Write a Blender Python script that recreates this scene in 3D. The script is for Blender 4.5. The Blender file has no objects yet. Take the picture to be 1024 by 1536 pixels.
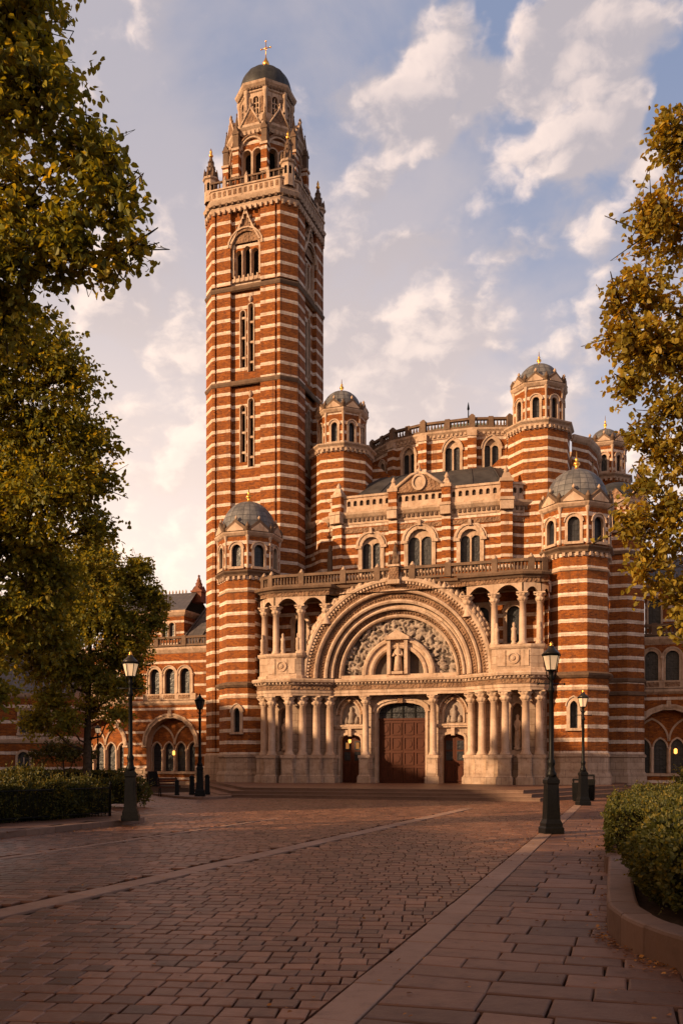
import bpy, math, random
import numpy as np
from mathutils import Vector, Matrix
from mathutils.geometry import tessellate_polygon
random.seed(7)
R = math.radians
scene = bpy.context.scene
COL = scene.collection

# ---------------------------------------------------------------- camera
cam_d = bpy.data.cameras.new("camera")
cam_d.sensor_width = 36.0
cam_d.lens = 32.81
cam_d.shift_y = 0.2441
cam_d.clip_start = 0.1
cam_d.clip_end = 6000
cam = bpy.data.objects.new("camera", cam_d)
cam.location = (0, 0, 1.7)
cam.rotation_euler = (R(90), 0, 0)
COL.objects.link(cam)
scene.camera = cam

# ---------------------------------------------------------------- sun and sky
SUN_AZ = math.atan2(-0.86, -0.51)          # clockwise from +Y, towards the sun
SUN_EL = R(17)
sun_d = bpy.data.lights.new("sun", 'SUN')
sun_d.energy = 5.0
sun_d.angle = R(0.9)
sun_d.color = (1.0, 0.665, 0.37)
sun = bpy.data.objects.new("sun", sun_d)
to_sun = Vector((math.sin(SUN_AZ) * math.cos(SUN_EL), math.cos(SUN_AZ) * math.cos(SUN_EL), math.sin(SUN_EL)))
sun.rotation_euler = to_sun.to_track_quat('Z', 'Y').to_euler()
sun.location = (-40, -20, 60)
COL.objects.link(sun)

scene.view_settings.view_transform = 'Standard'
scene.view_settings.look = 'None'
scene.view_settings.gamma = 1.0
scene.view_settings.exposure = 0.56


class NT:
    """small helper for wiring shader nodes"""
    def __init__(s, nt):
        s.nt = nt
        nt.nodes.clear()

    def n(s, typ, **kw):
        nd = s.nt.nodes.new(typ)
        for k, v in kw.items():
            if k.startswith('i_'):
                key = k[2:]
                key = int(key) if key.isdigit() else key
                s.set(nd.inputs[key], v)
            else:
                setattr(nd, k, v)
        return nd

    def set(s, sock, v):
        if isinstance(v, bpy.types.NodeSocket):
            s.nt.links.new(v, sock)
        elif isinstance(v, bpy.types.Node):
            s.nt.links.new(v.outputs[0], sock)
        else:
            if hasattr(sock.default_value, '__len__') and len(sock.default_value) == 4 and len(v) == 3:
                v = (*v, 1)
            sock.default_value = v

    def math(s, op, a, b=0.0, c=0.0, clamp=False):
        nd = s.nt.nodes.new('ShaderNodeMath')
        nd.operation = op
        nd.use_clamp = clamp
        s.set(nd.inputs[0], a); s.set(nd.inputs[1], b); s.set(nd.inputs[2], c)
        return nd.outputs[0]

    def vmath(s, op, a, b=(0, 0, 0)):
        nd = s.nt.nodes.new('ShaderNodeVectorMath')
        nd.operation = op
        s.set(nd.inputs[0], a); s.set(nd.inputs[1], b)
        return nd

    def mix(s, fac, a, b, blend='MIX'):
        nd = s.nt.nodes.new('ShaderNodeMix')
        nd.data_type = 'RGBA'
        nd.blend_type = blend
        s.set(nd.inputs[0], fac); s.set(nd.inputs[6], a); s.set(nd.inputs[7], b)
        return nd.outputs[2]

    def ramp(s, fac, stops):
        nd = s.nt.nodes.new('ShaderNodeValToRGB')
        s.set(nd.inputs[0], fac)
        el = nd.color_ramp.elements
        while len(el) < len(stops):
            el.new(0.5)
        for e, (p, c) in zip(el, stops):
            e.position = p
            e.color = (*c, 1) if len(c) == 3 else c
        return nd.outputs[0]

    def noise(s, vec, scale, detail=4, rough=0.55, dist=0.0):
        nd = s.nt.nodes.new('ShaderNodeTexNoise')
        s.set(nd.inputs['Vector'], vec)
        nd.inputs['Scale'].default_value = scale
        nd.inputs['Detail'].default_value = detail
        nd.inputs['Roughness'].default_value = rough
        nd.inputs['Distortion'].default_value = dist
        return nd.outputs[0]

    def link(s, a, b):
        s.nt.links.new(a, b)


def smooth(t, x, lo, hi):
    nd = t.nt.nodes.new('ShaderNodeMapRange')
    nd.interpolation_type = 'SMOOTHSTEP'
    t.set(nd.inputs[0], x)
    nd.inputs[1].default_value = lo
    nd.inputs[2].default_value = hi
    return nd.outputs[0]


world = bpy.data.worlds.new("World")
scene.world = world
world.use_nodes = True
w = NT(world.node_tree)
tc = w.n('ShaderNodeTexCoord')
dirv = w.vmath('NORMALIZE', tc.outputs['Generated']).outputs[0]
sky = w.n('ShaderNodeTexSky', sky_type='NISHITA', sun_disc=False, sun_elevation=SUN_EL, sun_rotation=SUN_AZ)
sky.air_density = 1.3; sky.dust_density = 2.0
sky_c = w.mix(1.0, sky.outputs[0], (0.105, 0.092, 0.098), 'MULTIPLY')
sep = w.n('ShaderNodeSeparateXYZ', i_0=dirv)
zc = w.math('MAXIMUM', sep.outputs[2], 0.0)
# cloud deck: directions projected on a flat layer overhead
den = w.math('ADD', zc, 0.42)
px_ = w.math('DIVIDE', sep.outputs[0], den)
py_ = w.math('DIVIDE', sep.outputs[1], den)
pl = w.n('ShaderNodeCombineXYZ', i_0=px_, i_1=py_, i_2=1.7).outputs[0]


wn = w.n('ShaderNodeTexNoise', i_Vector=dirv); wn.inputs['Scale'].default_value = 5.0; wn.inputs['Detail'].default_value = 5
dirw = w.vmath('NORMALIZE', w.vmath('ADD', dirv, w.vmath('MULTIPLY', w.vmath('SUBTRACT', wn.outputs['Color'], (.5, .5, .5)).outputs[0], (.30, .30, .30)).outputs[0]).outputs[0]).outputs[0]


def blob(d, rad):
    """1 near direction d, falling to 0 at angular radius rad"""
    dv = Vector(d).normalized()
    dot = w.vmath('DOT_PRODUCT', dirw, tuple(dv)).outputs['Value']
    return smooth(w, dot, math.cos(R(rad)), math.cos(R(rad * 0.15)))


def pdir(az, el):
    return (math.sin(R(az)) * math.cos(R(el)), math.cos(R(az)) * math.cos(R(el)), math.sin(R(el)))
# soft high layer: blue-grey above, lavender to cream towards the horizon
strat = w.noise(pl, 3.2, 6, 0.55, 0.3)
sx = sep.outputs[0]
sgrey = w.mix(smooth(w, zc, 0.02, 0.62), (0.70, 0.59, 0.56), (0.375, 0.35, 0.39))
blue = w.mix(smooth(w, zc, 0.10, 0.62), (0.58, 0.52, 0.53), (0.215, 0.26, 0.39))
base = w.mix(0.75, sky_c, blue)
sd_ = w.math('ADD', w.math('SUBTRACT', strat, w.math('MULTIPLY', sx, 0.55)), w.math('MULTIPLY', w.math('SUBTRACT', 0.52, zc), 0.45))
base = w.mix(smooth(w, sd_, 0.30, 0.60), base, sgrey)
# puffs of cumulus: 3-D noise on the dome, lit from the left by the low sun
dsq = w.vmath('MULTIPLY', dirv, (1.0, 1.0, 1.45)).outputs[0]
wp = w.n('ShaderNodeTexNoise', i_Vector=dsq); wp.inputs['Scale'].default_value = 22; wp.inputs['Detail'].default_value = 4
dsw = w.vmath('ADD', dsq, w.vmath('MULTIPLY', w.vmath('SUBTRACT', wp.outputs['Color'], (.5, .5, .5)).outputs[0], (.035, .035, .035)).outputs[0]).outputs[0]
dof = w.vmath('ADD', dsw, (-0.016, 0.0, 0.016)).outputs[0]
n_a = w.noise(dsw, 11.0, 9, 0.52, 0.0)
n_b = w.noise(dof, 11.0, 6, 0.50, 0.0)
n_l = w.noise(dsq, 4.5, 3, 0.5, 0.0)
cover = w.math('ADD', w.math('MULTIPLY', n_a, 0.80), w.math('MULTIPLY', n_l, 0.35))
cover = w.math('ADD', cover, w.math('MULTIPLY', w.math('SUBTRACT', 0.42, zc), 0.30))
cover = w.math('SUBTRACT', cover, w.math('MULTIPLY', sx, 0.10))
for (az, el, rad, amt) in [(12.5, 33.5, 5.5, .17), (18, 30.5, 5.0, .17), (3.5, 36, 4.5, .15), (6, 36.5, 3, .10), (14, 38.5, 5, .15), (9.5, 35.5, 3.0, .12),
                           (7.5, 31.5, 3.5, -.12), (13, 28.5, 3.0, -.10), (20.5, 35, 3.0, -.15), (-2, 39, 5, -.12), (9.5, 38.5, 2.5, -.10),
                           (10, 26.5, 6, .10), (3, 25, 6, .08), (-8, 37, 9, -.04)]:
    cover = w.math('ADD', cover, w.math('MULTIPLY', blob(pdir(az, el), rad), amt))
dens = smooth(w, cover, 0.525, 0.69)
lit = w.math('MULTIPLY', w.math('SUBTRACT', n_a, n_b), 1.0)
lit = smooth(w, lit, -0.05, 0.13)
edge = smooth(w, cover, 0.86, 0.58)
lit = w.math('ADD', w.math('MULTIPLY', lit, 0.45), w.math('MULTIPLY', w.math('MULTIPLY', edge, lit), 0.5))
grey = w.mix(smooth(w, zc, 0.02, 0.62), (0.70, 0.57, 0.52), (0.38, 0.345, 0.37))
cream = w.mix(smooth(w, zc, 0.05, 0.62), (0.97, 0.79, 0.66), (0.82, 0.66, 0.585))
cl = w.mix(lit, grey, cream)
skycol = w.mix(dens, base, cl)
# bright band of evening light low on the left
glow = w.math('MULTIPLY', smooth(w, zc, 0.54, 0.02), smooth(w, sx, 0.34, -0.36))
skycol = w.mix(w.math('MULTIPLY', glow, 0.72), skycol, (1.08, 0.85, 0.68))
# warm light round the low sun (behind the view, to the left) and on the clouds overhead
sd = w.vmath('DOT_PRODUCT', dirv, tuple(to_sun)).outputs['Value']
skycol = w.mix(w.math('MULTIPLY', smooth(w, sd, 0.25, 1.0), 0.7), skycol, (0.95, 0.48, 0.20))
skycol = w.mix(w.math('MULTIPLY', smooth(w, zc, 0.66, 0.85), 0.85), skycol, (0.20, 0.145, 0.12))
# below the horizon
skycol = w.mix(smooth(w, sep.outputs[2], 0.0, -0.02), skycol, (0.10, 0.07, 0.05))
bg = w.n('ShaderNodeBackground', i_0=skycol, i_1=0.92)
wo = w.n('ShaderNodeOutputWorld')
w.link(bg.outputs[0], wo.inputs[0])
# ---------------------------------------------------------------- materials
def new_mat(name):
    m = bpy.data.materials.new(name)
    m.use_nodes = True
    return m, NT(m.node_tree)


def finish(m, t, col, rough=0.8, bump=None, bstr=0.3, bdist=0.02, metal=0.0, spec=0.3, extra=None):
    p = t.n('ShaderNodeBsdfPrincipled')
    t.set(p.inputs['Base Color'], col)
    t.set(p.inputs['Roughness'], rough)
    t.set(p.inputs['Metallic'], metal)
    t.set(p.inputs['Specular IOR Level'], spec)
    if bump is not None:
        b = t.n('ShaderNodeBump', i_Strength=bstr, i_Distance=bdist, i_Height=bump)
        t.link(b.outputs[0], p.inputs['Normal'])
    if extra:
        extra(p)
    o = t.n('ShaderNodeOutputMaterial')
    t.link(p.outputs[0], o.inputs[0])
    return m


def mat_stone(name, c1, c2, rough=0.8, bstr=0.35, joint=None, dirt=0.45, carve=0.0):
    m, t = new_mat(name)
    tc = t.n('ShaderNodeTexCoord')
    ob = tc.outputs['Object']
    n1 = t.noise(ob, 1.3, 5, 0.6)
    n2 = t.noise(ob, 9.0, 6, 0.65)
    col = t.mix(smooth(t, n1, 0.32, 0.68), c1, c2)
    col = t.mix(t.math('MULTIPLY', smooth(t, n2, 0.35, 0.7), 0.35), col, tuple(x * 0.62 for x in c1))
    n4 = t.noise(ob, 3.6, 5, 0.7)
    col = t.mix(t.math('MULTIPLY', smooth(t, n4, 0.48, 0.70), min(0.85, dirt * 1.1)), col, (c1[0] * 0.48, c1[1] * 0.36, c1[2] * 0.28))
    # rain streaks and soot
    mp = t.n('ShaderNodeMapping', i_Vector=ob); mp.inputs['Scale'].default_value = (3.2, 3.2, 0.35)
    st = t.noise(mp.outputs[0], 1.6, 5, 0.6)
    col = t.mix(t.math('MULTIPLY', smooth(t, st, 0.50, 0.74), dirt), col, (0.10, 0.065, 0.045))
    bump = n2
    if joint:
        br = t.n('ShaderNodeTexBrick', i_Vector=tc.outputs['UV'])
        br.inputs['Scale'].default_value = 1.0
        br.inputs['Brick Width'].default_value = joint[0]
        br.inputs['Row Height'].default_value = joint[1]
        br.inputs['Mortar Size'].default_value = 0.012
        br.inputs['Color1'].default_value = (1, 1, 1, 1); br.inputs['Color2'].default_value = (0.80, 0.78, 0.76, 1)
        br.inputs['Mortar'].default_value = (0.45, 0.4, 0.36, 1)
        col = t.mix(1.0, col, br.outputs[0], 'MULTIPLY')
        bump = t.math('SUBTRACT', t.math('MULTIPLY', n2, 0.4), br.outputs['Fac'])
    if carve:
        vo = t.n('ShaderNodeTexVoronoi', i_Vector=ob); vo.inputs['Scale'].default_value = carve
        bump = t.math('ADD', t.math('MULTIPLY', vo.outputs[0], 1.6), t.math('MULTIPLY', n2, 0.5))
        return finish(m, t, col, rough, bump, 0.9, 0.06)
    return finish(m, t, col, rough, bump, bstr, 0.02)


def mat_striped(name, period, frac, phase, b1=(0.37, 0.106, 0.011), b2=(0.115, 0.025, 0.005), s1=(0.76, 0.62, 0.52), s2=(0.58, 0.45, 0.36)):
    m, t = new_mat(name)
    tc = t.n('ShaderNodeTexCoord')
    ob = tc.outputs['Object']
    uv = tc.outputs['UV']
    sp = t.n('ShaderNodeSeparateXYZ', i_0=ob)
    jit = t.math('MULTIPLY', t.math('SUBTRACT', t.noise(ob, 4.0, 4, 0.65), 0.5), 0.085)
    z = t.math('ADD', sp.outputs[2], jit)
    fr = t.math('FRACT', t.math('ADD', t.math('DIVIDE', z, period), phase))
    band = t.math('LESS_THAN', fr, frac)
    br = t.n('ShaderNodeTexBrick', i_Vector=uv)
    br.inputs['Scale'].default_value = 1.0
    br.inputs['Brick Width'].default_value = 0.23
    br.inputs['Row Height'].default_value = 0.078
    br.inputs['Mortar Size'].default_value = 0.007
    br.inputs['Color1'].default_value = (*b1, 1); br.inputs['Color2'].default_value = (*b2, 1)
    br.inputs['Mortar'].default_value = (0.22, 0.10, 0.05, 1)
    n1 = t.noise(ob, 1.1, 5, 0.62)
    n2 = t.noise(ob, 7.0, 6, 0.7)
    n3 = t.noise(ob, 26.0, 3, 0.6)
    brick = t.mix(t.math('MULTIPLY', smooth(t, n1, 0.38, 0.72), 0.65), br.outputs[0], tuple(x * 0.52 for x in b1))
    brick = t.mix(t.math('MULTIPLY', smooth(t, n2, 0.45, 0.72), 0.55), brick, (0.40, 0.125, 0.028))
    brick = t.mix(t.math('MULTIPLY', smooth(t, n3, 0.46, 0.72), 0.72), brick, (0.07, 0.022, 0.009))
    bs = t.n('ShaderNodeTexBrick', i_Vector=uv)
    bs.inputs['Scale'].default_value = 1.0
    bs.inputs['Brick Width'].default_value = 0.74
    bs.inputs['Row Height'].default_value = period
    bs.inputs['Mortar Size'].default_value = 0.008
    bs.inputs['Color1'].default_value = (*s1, 1); bs.inputs['Color2'].default_value = (*s2, 1)
    bs.inputs['Mortar'].default_value = (0.30, 0.22, 0.17, 1)
    stone = t.mix(t.math('MULTIPLY', smooth(t, n2, 0.38, 0.75), 0.40), bs.outputs[0], tuple(x * 0.6 for x in s2))
    stone = t.mix(t.math('MULTIPLY', smooth(t, n1, 0.50, 0.72), 0.5), stone, (0.30, 0.19, 0.12))
    col = t.mix(band, brick, stone)
    mp = t.n('ShaderNodeMapping', i_Vector=ob); mp.inputs['Scale'].default_value = (2.2, 2.2, 0.16)
    st = t.noise(mp.outputs[0], 1.7, 6, 0.65)
    col = t.mix(t.math('MULTIPLY', smooth(t, st, 0.46, 0.76), 0.62), col, (0.075, 0.036, 0.021))
    bump = t.math('ADD', t.math('MULTIPLY', band, 1.3), t.math('MULTIPLY', n3, 0.8))
    bump = t.math('SUBTRACT', bump, t.math('MULTIPLY', br.outputs['Fac'], 0.3))
    return finish(m, t, col, 0.82, bump, 0.55, 0.03, spec=0.2)


def mat_simple(name, c1, c2, scale=4, rough=0.6, metal=0.0, spec=0.3, bstr=0.2, bdist=0.01, detail=5):
    m, t = new_mat(name)
    tc = t.n('ShaderNodeTexCoord')
    n1 = t.noise(tc.outputs['Object'], scale, detail, 0.6)
    col = t.mix(smooth(t, n1, 0.3, 0.7), c1, c2)
    return finish(m, t, col, rough, n1, bstr, bdist, metal, spec)


STONE = mat_stone("portland_stone", (0.54, 0.39, 0.29), (0.38, 0.26, 0.18), dirt=0.55)
STONE_J = mat_stone("ashlar_stone", (0.50, 0.365, 0.275), (0.39, 0.275, 0.20), joint=(0.9, 0.42), dirt=0.5)
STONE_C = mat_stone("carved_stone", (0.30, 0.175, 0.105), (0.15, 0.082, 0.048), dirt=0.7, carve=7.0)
STONE_D = mat_stone("weathered_shade_stone", (0.18, 0.112, 0.073), (0.10, 0.062, 0.041), dirt=0.7)  # weathered trim; in the arch grooves its dark tone is painted shade
COLSTONE = mat_stone("column_stone", (0.56, 0.40, 0.30), (0.44, 0.30, 0.215), rough=0.6, bstr=0.12, dirt=0.3)
RELIEF_SHADE = mat_stone("relief_shade", (0.10, 0.075, 0.06), (0.06, 0.045, 0.038), dirt=0.4, bstr=0.5)  # dark gaps of the relief: shade put into the colour
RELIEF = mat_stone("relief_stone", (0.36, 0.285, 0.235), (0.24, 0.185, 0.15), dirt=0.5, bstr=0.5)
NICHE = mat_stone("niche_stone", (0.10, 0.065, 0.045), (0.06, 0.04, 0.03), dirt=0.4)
STR_TOWER = mat_striped("striped_brick_tower", 0.83, 0.265, 0.10)
STR = mat_striped("striped_brick", 0.725, 0.29, 0.12)
STR_BODY = mat_striped("striped_brick_body", 0.665, 0.29, 0.30)
STR_WING = mat_striped("striped_brick_wing", 0.86, 0.20, 0.55)
BRICK = mat_striped("plain_brick", 50.0, 0.0, 0.0)


def mat_dome(name, c1, c2, c3):
    m, t = new_mat(name)
    tc = t.n('ShaderNodeTexCoord')
    br = t.n('ShaderNodeTexBrick', i_Vector=tc.outputs['UV'])
    br.offset = 0.0
    br.inputs['Scale'].default_value = 1.0
    br.inputs['Brick Width'].default_value = 0.46
    br.inputs['Row Height'].default_value = 0.36
    br.inputs['Mortar Size'].default_value = 0.016
    br.inputs['Color1'].default_value = (*c1, 1); br.inputs['Color2'].default_value = (*c2, 1)
    br.inputs['Mortar'].default_value = (0.035, 0.033, 0.035, 1)
    n = t.noise(tc.outputs['Object'], 2.0, 6, 0.65)
    col = t.mix(t.math('MULTIPLY', smooth(t, n, 0.35, 0.7), 0.7), br.outputs[0], c3)
    bump = t.math('SUBTRACT', t.math('MULTIPLY', n, 0.5), br.outputs['Fac'])
    return finish(m, t, col, 0.55, bump, 0.6, 0.03, 0.0, 0.4)


LEAD = mat_dome("lead_sheet", (0.095, 0.093, 0.10), (0.18, 0.17, 0.172), (0.05, 0.048, 0.053))
LEAD_D = mat_dome("dark_copper", (0.020, 0.020, 0.022), (0.036, 0.036, 0.038), (0.014, 0.014, 0.016))
LEAD_ROOF = mat_simple("lead_roof", (0.028, 0.025, 0.026), (0.055, 0.05, 0.05), 1.5, 0.55, 0.0)
COPPER = mat_simple("green_copper", (0.16, 0.22, 0.17), (0.11, 0.15, 0.12), 2.0, 0.6)
SLATE = mat_dome("slate_roof", (0.075, 0.065, 0.07), (0.10, 0.085, 0.085), (0.055, 0.05, 0.055))
GOLD = mat_simple("gilding", (0.85, 0.45, 0.10), (0.75, 0.36, 0.07), 6, 0.3, 0.9, 0.5)
IRON = mat_simple("black_iron", (0.005, 0.005, 0.0055), (0.010, 0.0095, 0.0095), 20, 0.42, 0.0, 0.10, 0.1)
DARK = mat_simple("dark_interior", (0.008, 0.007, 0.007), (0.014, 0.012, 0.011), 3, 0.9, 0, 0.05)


def mat_glass():
    m, t = new_mat("leaded_glass")
    tc = t.n('ShaderNodeTexCoord')
    br = t.n('ShaderNodeTexBrick', i_Vector=tc.outputs['UV'])
    br.offset = 0.0
    br.inputs['Scale'].default_value = 1.0
    br.inputs['Brick Width'].default_value = 0.21
    br.inputs['Row Height'].default_value = 0.30
    br.inputs['Mortar Size'].default_value = 0.013
    br.inputs['Color1'].default_value = (0.018, 0.019, 0.024, 1); br.inputs['Color2'].default_value = (0.032, 0.032, 0.038, 1)
    br.inputs['Mortar'].default_value = (0.006, 0.006, 0.006, 1)
    n = t.noise(tc.outputs['Object'], 6.0, 3, 0.6)
    return finish(m, t, br.outputs[0], t.math('ADD', 0.15, t.math('MULTIPLY', n, 0.35)), n, 0.5, 0.05, 0, 0.3)


GLASS = mat_glass()


def mat_wood():
    m, t = new_mat("oak_door")
    tc = t.n('ShaderNodeTexCoord')
    mp = t.n('ShaderNodeMapping', i_Vector=tc.outputs['Object']); mp.inputs['Scale'].default_value = (9, 9, 0.8)
    n = t.noise(mp.outputs[0], 2.2, 6, 0.6)
    col = t.mix(n, (0.032, 0.008, 0.0032), (0.092, 0.023, 0.008))
    return finish(m, t, col, 0.48, n, 0.25, 0.01, 0, 0.2)


WOOD = mat_wood()


def mat_emit(name, col, strength):
    m, t = new_mat(name)
    e = t.n('ShaderNodeEmission', i_0=col, i_1=strength)
    o = t.n('ShaderNodeOutputMaterial')
    t.link(e.outputs[0], o.inputs[0])
    return m


LAMPLIT = mat_emit("lamp_flame", (1.0, 0.40, 0.08), 2.0)


def mat_lampglass():
    m, t = new_mat("opal_glass")
    p = t.n('ShaderNodeBsdfPrincipled')
    t.set(p.inputs['Base Color'], (0.80, 0.62, 0.46))
    t.set(p.inputs['Roughness'], 0.35)
    t.set(p.inputs['Emission Color'], (1.0, 0.66, 0.36)); p.inputs['Emission Strength'].default_value = 0.35
    tr = t.n('ShaderNodeBsdfTranslucent'); t.set(tr.inputs[0], (0.8, 0.6, 0.42))
    mx = t.n('ShaderNodeMixShader'); mx.inputs[0].default_value = 0.35
    t.link(p.outputs[0], mx.inputs[1]); t.link(tr.outputs[0], mx.inputs[2])
    o = t.n('ShaderNodeOutputMaterial'); t.link(mx.outputs[0], o.inputs[0])
    return m


OPAL = mat_lampglass()


def mat_leaf(name, c1, c2, c3, transl=0.45):
    """colour varies from leaf to leaf through the 'tint' attribute"""
    m, t = new_mat(name)
    at = t.n('ShaderNodeAttribute', attribute_name='tint')
    col = t.ramp(at.outputs['Fac'], [(0.0, c1), (0.55, c2), (1.0, c3)])
    p = t.n('ShaderNodeBsdfPrincipled')
    t.set(p.inputs['Base Color'], col)
    p.inputs['Roughness'].default_value = 0.5
    p.inputs['Specular IOR Level'].default_value = 0.3
    tr = t.n('ShaderNodeBsdfTranslucent')
    t.set(tr.inputs[0], t.mix(1.0, col, (2.1, 1.5, 0.5), 'MULTIPLY'))
    mx = t.n('ShaderNodeMixShader'); mx.inputs[0].default_value = transl
    t.link(p.outputs[0], mx.inputs[1]); t.link(tr.outputs[0], mx.inputs[2])
    o = t.n('ShaderNodeOutputMaterial'); t.link(mx.outputs[0], o.inputs[0])
    return m


LEAF_L = mat_leaf("plane_leaf", (0.080, 0.095, 0.014), (0.19, 0.19, 0.026), (0.38, 0.31, 0.038), 0.5)
LEAF_R = mat_leaf("autumn_leaf", (0.10, 0.092, 0.013), (0.25, 0.195, 0.025), (0.46, 0.32, 0.040))
LEAF_H = mat_leaf("hedge_leaf", (0.028, 0.034, 0.007), (0.070, 0.072, 0.013), (0.21, 0.155, 0.024), 0.3)
BARK = mat_simple("bark", (0.035, 0.024, 0.016), (0.075, 0.052, 0.034), 9, 0.9, 0, 0.1, 0.9, 0.04)
SOIL = mat_simple("soil", (0.025, 0.015, 0.009), (0.05, 0.03, 0.018), 12, 0.95, 0, 0.1, 0.8, 0.04)
HEDGE_CORE = mat_simple("hedge_twigs", (0.010, 0.009, 0.004), (0.022, 0.019, 0.008), 15, 0.95, 0, 0.05, 0.8, 0.05)


def mat_paving(name, c1, c2, c3, rough=0.6):
    m, t = new_mat(name)
    tc = t.n('ShaderNodeTexCoord')
    ob = tc.outputs['Object']
    at = t.n('ShaderNodeAttribute', attribute_name='tint')
    col = t.ramp(at.outputs['Fac'], [(0.0, c1), (0.5, c2), (1.0, c3)])
    n1 = t.noise(ob, 0.45, 4, 0.6)
    n2 = t.noise(ob, 30, 5, 0.7)
    n3 = t.noise(ob, 5, 5, 0.65)
    col = t.mix(t.math('MULTIPLY', smooth(t, n1, 0.40, 0.7), 0.35), col, tuple(x * 0.55 for x in c1))
    col = t.mix(t.math('MULTIPLY', smooth(t, n3, 0.5, 0.75), 0.45), col, tuple(x * 0.5 for x in c1))
    bump = t.math('ADD', t.math('MULTIPLY', n2, 0.35), n3)
    rg = t.math('ADD', rough - 0.14, t.math('MULTIPLY', n3, 0.3))
    return finish(m, t, col, rg, bump, 0.55, 0.02, 0, 0.5)


COBBLE = mat_paving("granite_setts", (0.075, 0.029, 0.016), (0.145, 0.060, 0.034), (0.25, 0.115, 0.070), 0.40)
SLAB = mat_paving("york_stone", (0.085, 0.036, 0.020), (0.14, 0.062, 0.036), (0.21, 0.10, 0.062), 0.48)
BANDSTONE = mat_paving("pale_granite", (0.23, 0.13, 0.09), (0.28, 0.165, 0.115), (0.33, 0.20, 0.145))
KERB = mat_paving("kerb_stone", (0.13, 0.072, 0.048), (0.165, 0.092, 0.062), (0.21, 0.12, 0.082), 0.65)
MORTAR = mat_simple("joint_sand", (0.016, 0.009, 0.007), (0.03, 0.017, 0.012), 8, 0.9, 0, 0.1, 0.5)
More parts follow.
